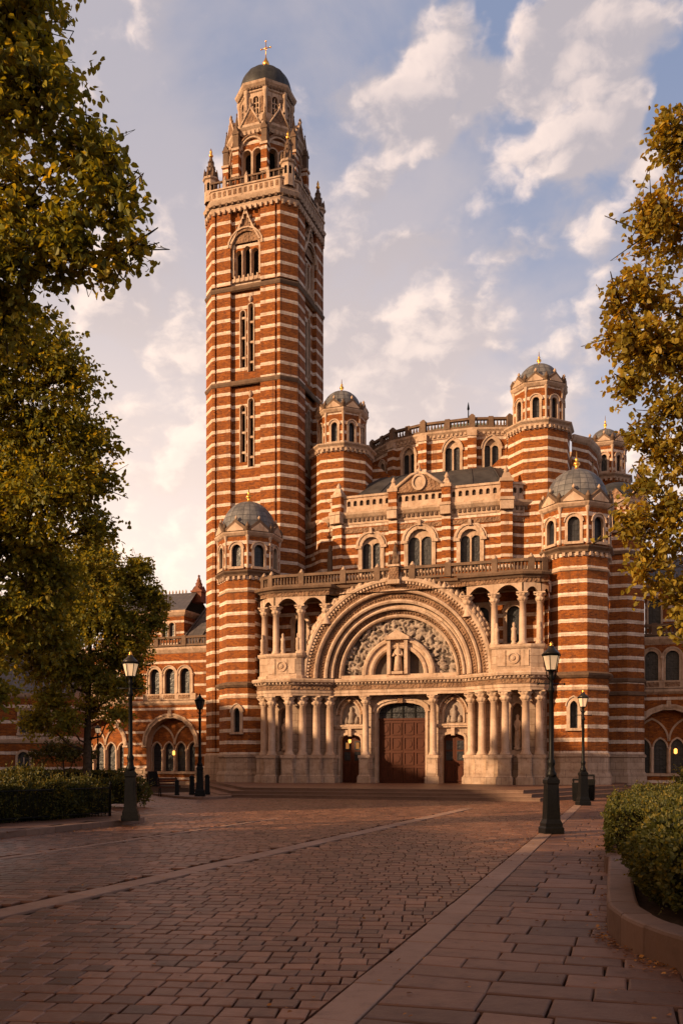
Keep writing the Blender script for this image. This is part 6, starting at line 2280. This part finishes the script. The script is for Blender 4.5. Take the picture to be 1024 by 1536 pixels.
R_CL = [(4.75, 16.0, 9.55, .42), (4.65, 15.9, 8.95, .42), (5.0, 16.0, 8.2, .55), (5.15, 16.0, 7.3, .45), (5.0, 15.9, 5.75, .45), (5.3, 16, 11.3, .4), (5.6, 16, 12.6, .5), (5.2, 15.9, 6.4, .4), (5.1, 15.8, 4.9, .4), (5.85, 16.0, 12.2, .65), (5.6, 16.2, 11.15, .62), (5.25, 16.0, 10.75, .45), (5.2, 16.0, 9.75, .7), (5.05, 16.0, 9.05, .6), (5.5, 16.2, 8.8, .85), (5.65, 16.0, 7.7, .6), (5.5, 15.9, 6.9, .55), (5.55, 16.0, 5.95, .7), (5.35, 16.0, 5.3, .55), (5.75, 16.0, 4.6, .5), (5.95, 16.2, 4.1, .4),
        (6.7, 16.4, 11.2, 1.3), (6.6, 16.4, 9.2, 1.35), (6.8, 16.2, 7.2, 1.3), (6.6, 16.3, 5.4, 1.1), (7.6, 16.4, 12.8, 1.4), (8.2, 16.8, 10.4, 1.8), (8.0, 17.2, 8.0, 1.7), (7.9, 16.2, 6.0, 1.4), (9.4, 17.2, 12.4, 1.7), (9.9, 16.2, 8.8, 1.8), (8.4, 18.2, 11.6, 1.5)]
TREE_R = tree('plane_tree', 'golden leaved tree at the right edge above the hedges', (8.6, 17.0), R_CL, .115, 112, LEAF_R, 24, GT, .28)
# lower tree on the left horizon behind the square
D_CL = [(-24, 58, 6.5, 3.0), (-27, 60, 7.6, 3.4), (-21, 57, 5.0, 2.0), (-30, 58, 6.2, 3.2), (-25.5, 57, 4.2, 2.2), (-28, 61, 9.6, 2.8)]
tree('plane_tree', 'distant broad tree at the far left behind the brick house', (-25.5, 58.5), D_CL, .26, 22, LEAF_L, 25, GT, .3, per=11)
# unseen tree added behind the camera on the left to shade the square
dup(TREE_B, (-16.0, -12.0, 0), R(100), 'added shade tree out of view behind the camera')

# flat-topped shrub and dark hedge under the trees at the left
t = tree('clipped_shrub', 'dark dome shaped shrub on a short stem under the left trees', (-13.2, 44.5),
         [(-13.2, 44.5, 2.3, .85), (-14.0, 44.4, 2.15, .7), (-12.5, 44.6, 2.1, .65), (-11.9, 44.6, 2.0, .45), (-14.6, 44.5, 2.0, .45), (-13.0, 44.0, 2.1, .7)], .10, 170, LEAF_H, 26, None, .09, 'shrub', .3, 9)


def hedge(name, label, loc, rz, half, h, leaf, n, seed, group=None, lump=.08, sprigs=60, cat='hedge', roundness=.25):
    """clipped hedge: twiggy core and a skin of small leaves with stray sprigs"""
    rng = np.random.RandomState(seed)
    t = thing(name, label, cat, loc, rz, group)
    hx, hy = half
    ph = rng.uniform(0, 6, 6)
    def lumpf(p):
        return lump * (np.sin(p[:, 0] * 2.3 + ph[0]) * np.sin(p[:, 1] * 2.7 + ph[1]) + .7 * np.sin(p[:, 0] * 5.1 + ph[2] + p[:, 2] * 3) * np.sin(p[:, 1] * 4.7 + ph[3] + p[:, 2] * 4))
    def surf(d):
        """rounded-box surface point in direction of unit box coords d in [-1,1]^3 on the cube"""
        q = np.abs(d) ** (1 / 1.0)
        p = d.copy()
        nrm = np.linalg.norm(d, axis=1, keepdims=True)
        p = d * (1 - roundness) + d / nrm * roundness
        return p
    # core grid (cube sphere)
    V = []; F = []
    g = 10
    for ax in range(3):
        for sg in (-1, 1):
            if ax == 2 and sg < 0: continue
            b0 = len(V)
            for i in range(g + 1):
                for j in range(g + 1):
                    d = [0, 0, 0]; d[ax] = sg; d[(ax + 1) % 3] = -1 + 2 * i / g; d[(ax + 2) % 3] = (-1 + 2 * j / g)
                    V.append(d)
            for i in range(g):
                for j in range(g):
                    a = b0 + i * (g + 1) + j
                    f = (a, a + g + 1, a + g + 2, a + 1); F.append(f if sg > 0 else f[::-1])
    D = np.array(V, float)
    P = surf(D) * np.array([hx, hy, h / 2]); P[:, 2] += h / 2
    P2 = P * np.array([.93, .93, .93]) ; P2 += (lumpf(P) * .8)[:, None] * unit(D)
    P2[:, 2] = np.maximum(P2[:, 2], .0)
    c = np_mesh('core', P2, np.array(F), HEDGE_CORE, None, True); c.parent = t
    # leaves
    ar = np.array([hy * h, hx * h, 2 * hx * hy]); ar = np.array([ar[0], ar[0], ar[1], ar[1], ar[2]]); ar = ar / ar.sum()
    fc = rng.choice(5, n, p=ar)
    D = rng.uniform(-1, 1, (n, 3))
    for k, (ax, sg) in enumerate(((0, -1), (0, 1), (1, -1), (1, 1), (2, 1))):
        D[fc == k, ax] = sg
    P = surf(D) * np.array([hx, hy, h / 2]); P[:, 2] += h / 2
    nr = unit(D * np.array([1 / hx, 1 / hy, 2 / h]) ** 1 * (np.abs(D) > .9) + .35 * unit(D))
    P = P + nr * (lumpf(P) + rng.uniform(-.09, .025, n) * (1 if leaf > .03 else .6))[:, None]
    P[:, 2] = np.maximum(P[:, 2], .01)
    ax = unit(nr * .8 + rng.normal(0, .6, (n, 3)) + np.array([0, 0, .25]))
    no = unit(nr + rng.normal(0, .7, (n, 3)))
    sz = leaf * rng.uniform(.6, 1.25, n)
    up = nr[:, 2]
    tint = np.clip(.40 + .12 * np.sin(P[:, 0] * 3 + ph[4]) * np.sin(P[:, 1] * 3 + ph[5]) + rng.normal(0, .2, n), 0, 1)
    B = [P]; A = [ax]; N = [no]; S = [sz]; T = [tint]
    idx = rng.choice(n, sprigs)
    for k in range(7):
        d = unit(nr[idx] + rng.normal(0, .35, (sprigs, 3)) * .0 + unit(rng.RandomState(1).normal(0, .4, (sprigs, 3))) * .5 if False else nr[idx] + np.sin(idx[:, None] * np.array([1.3, 2.1, 3.7])) * .5 + np.array([0, 0, .3]))
        p = P[idx] + d * (leaf * (.5 + .55 * k))
        B.append(p); A.append(unit(d + rng.normal(0, .6, (sprigs, 3)))); N.append(unit(rng.normal(0, 1, (sprigs, 3)) + np.array([0, 0, .6]))); S.append(leaf * rng.uniform(.7, 1.2, sprigs) * (1 - .06 * k)); T.append(np.clip(rng.normal(.6, .2, sprigs), 0, 1))
    leaf_mesh('foliage', *map(np.concatenate, (B, A, N, S)), LEAF_H, np.concatenate(T), t)
    return t


GH = 'clipped hedges in the planting bed on the right'
hedge('box_hedge', 'nearest rounded leafy hedge at the lower right behind the curved kerb', (5.4, 10.1, .2), -GA, (2.2, 2.5), .88, .052, 42000, 31, GH, .10, 420, roundness=.45)
hedge('box_hedge', 'square cornered clipped hedge behind the nearest one, beside the footway', (7.1, 18.0, .2), -GA, (1.85, 3.9), .76, .055, 36000, 32, GH, .03, 160, roundness=.03)
hedge('box_hedge', 'low farther hedge in front of the right turret, beyond the square cornered one', (9.9, 25.6, .2), -GA, (1.9, 2.9), .74, .07, 14000, 33, GH, .06, 140, roundness=.12)
hedge('leafy_shrub', 'loose taller shrub rising behind the far right hedge', (11.2, 28.6, .2), 0, (.9, .8), 1.15, .09, 3500, 34, None, .16, 160, 'shrub', .8)
hedge('leafy_shrub', 'loose pale shrub at the right edge behind the hedges', (9.9, 23.2, .2), 0, (1.0, .9), 1.05, .08, 3800, 35, None, .16, 160, 'shrub', .8)
LH = R(-61.5)
hedge('box_hedge', 'dark clipped hedge in the left foreground behind the iron railing', (-8.75, 24.35, .13), R(60.5), (3.7, .62), 1.0, .065, 24000, 36, None, .13, 420, roundness=.34)
hedge('leafy_shrub', 'bushy shrub above the left hedge, left of the lamp', (-9.3, 26.6, .13), 0, (1.3, 1.0), 1.30, .075, 7000, 37, None, .16, 200, 'shrub', .8)
hedge('leafy_shrub', 'leafy shrub at the far left edge above the hedge', (-11.6, 26.0, .13), 0, (1.6, 1.0), 1.28, .075, 8000, 38, None, .16, 200, 'shrub', .8)
hedge('box_hedge', 'low dark hedge behind the left shrubs under the trees', (-11.2, 34.0, .1), R(20), (4.2, .6), .95, .09, 9000, 39, None, .08, 120, roundness=.2)
hedge('box_hedge', 'dark hedge in the shade below the dome shaped shrub', (-13.2, 46.2, 0), R(0), (3.0, .7), 1.25, .10, 5000, 40, None, .08, 60, roundness=.2)

# fallen leaves along the kerb and over the paving
rng = np.random.RandomState(55)
pts = []
fp = [p for p in front]
for i in range(420):
    k = rng.randint(6, len(fp) - 1); x, y = fp[k]
    u = abs(rng.normal(0, .07)) + .02
    pts.append((x - u + rng.normal(0, .05), y + rng.normal(0, .15) - u * .4))
for i in range(160):
    y = rng.uniform(14, 30); x = 4.0 + (y - 14.2) * .3035 - abs(rng.normal(0, .2)) - .05; pts.append((x, y))
for i in range(330):
    a, b = rng.uniform(-2.6, 1.0), rng.uniform(5, 30); pts.append(from_g(a, b))
for i in range(200):
    y = rng.uniform(19, 28); pts.append((-7.65 + (y - 20.4) * .38 + abs(rng.normal(0, .35)) + .12, y))
for i in range(260):
    y = rng.uniform(6, 38); pts.append((rng.uniform(-.36, .25) * y, y))
pts = np.array(pts); n = len(pts)
ga, gb = to_g(pts[:, 0], pts[:, 1])
base = np.column_stack([pts, np.full(n, .012) + rng.uniform(0, .015, n)])
an = rng.uniform(0, 6.28, n)
ax = np.column_stack([np.cos(an), np.sin(an), rng.normal(0, .15, n)])
no = unit(np.column_stack([rng.normal(0, .3, n), rng.normal(0, .3, n), np.ones(n)]))
LEAF_F = mat_leaf("fallen_leaf", (.10, .035, .010), (.26, .10, .022), (.42, .20, .04), .1)
o = leaf_mesh('fallen_leaves', base, ax, no, .036 * rng.uniform(.6, 1.4, n), LEAF_F, rng.uniform(0, 1, n))
tag(o, 'small fallen orange leaves scattered along kerbs and paving', 'fallen leaves'); o['kind'] = 'stuff'
# ---------------------------------------------------------------- unseen brick blocks added at left to shade the square, gapped for sun patches
def terrace(label, y0, y1, h, rise=3.2):
    """added brick sun blocker, out of view, along x = -27"""
    t = thing('shade_terrace', label, 'building', (-27.0, y0, 0), 0)
    L = y1 - y0
    mb = MB(); mb.fr(0, 0, math.pi / 2)
    n = max(1, int(L / 3.2)); oo = []
    for i in range(n):
        for z in (1.0, 5.0, 8.8, 12.4):
            if z + 2.6 > h: continue
            oo.append(dict(op((i + .5) * L / n, z, 1.2, z + 2.1, 'rect'), rev=.2))
    wall(mb, L, 0, h, oo, STR_WING, .2)
    for o in oo: pane(mb, o, .19)
    mb.fr()
    mb.poly([(0, 0, 0), (0, 0, h), (-10, 0, h), (-10, 0, 0)], BRICK)
    mb.poly([(0, L, 0), (-10, L, 0), (-10, L, h), (0, L, h)], BRICK)
    mb.poly([(-10, 0, 0), (-10, 0, h), (-10, L, h), (-10, L, 0)], BRICK)
    mb.build('wall', t)
    rb = MB()
    rb.poly([(.3, 0, h), (.3, L, h), (-5, L, h + rise), (-5, 0, h + rise)], SLATE)
    rb.poly([(-10.3, 0, h), (-5, 0, h + rise), (-5, L, h + rise), (-10.3, L, h)], SLATE)
    rb.poly([(.3, 0, h), (-5, 0, h + rise), (-10.3, 0, h)], BRICK); rb.poly([(.3, L, h), (-10.3, L, h), (-5, L, h + rise)], BRICK)
    rb.build('roof', t)


terrace('unseen brick terrace added at the left for shade, far block', 18.0, 52.0, 11.6, 2.5)
terrace('unseen brick terrace added at the left for shade, low middle block', -2.0, 4.5, 10.5, 1.5)
terrace('unseen brick terrace added behind the camera at the left for shade', -46.0, -4.0, 11.0, 2.5)
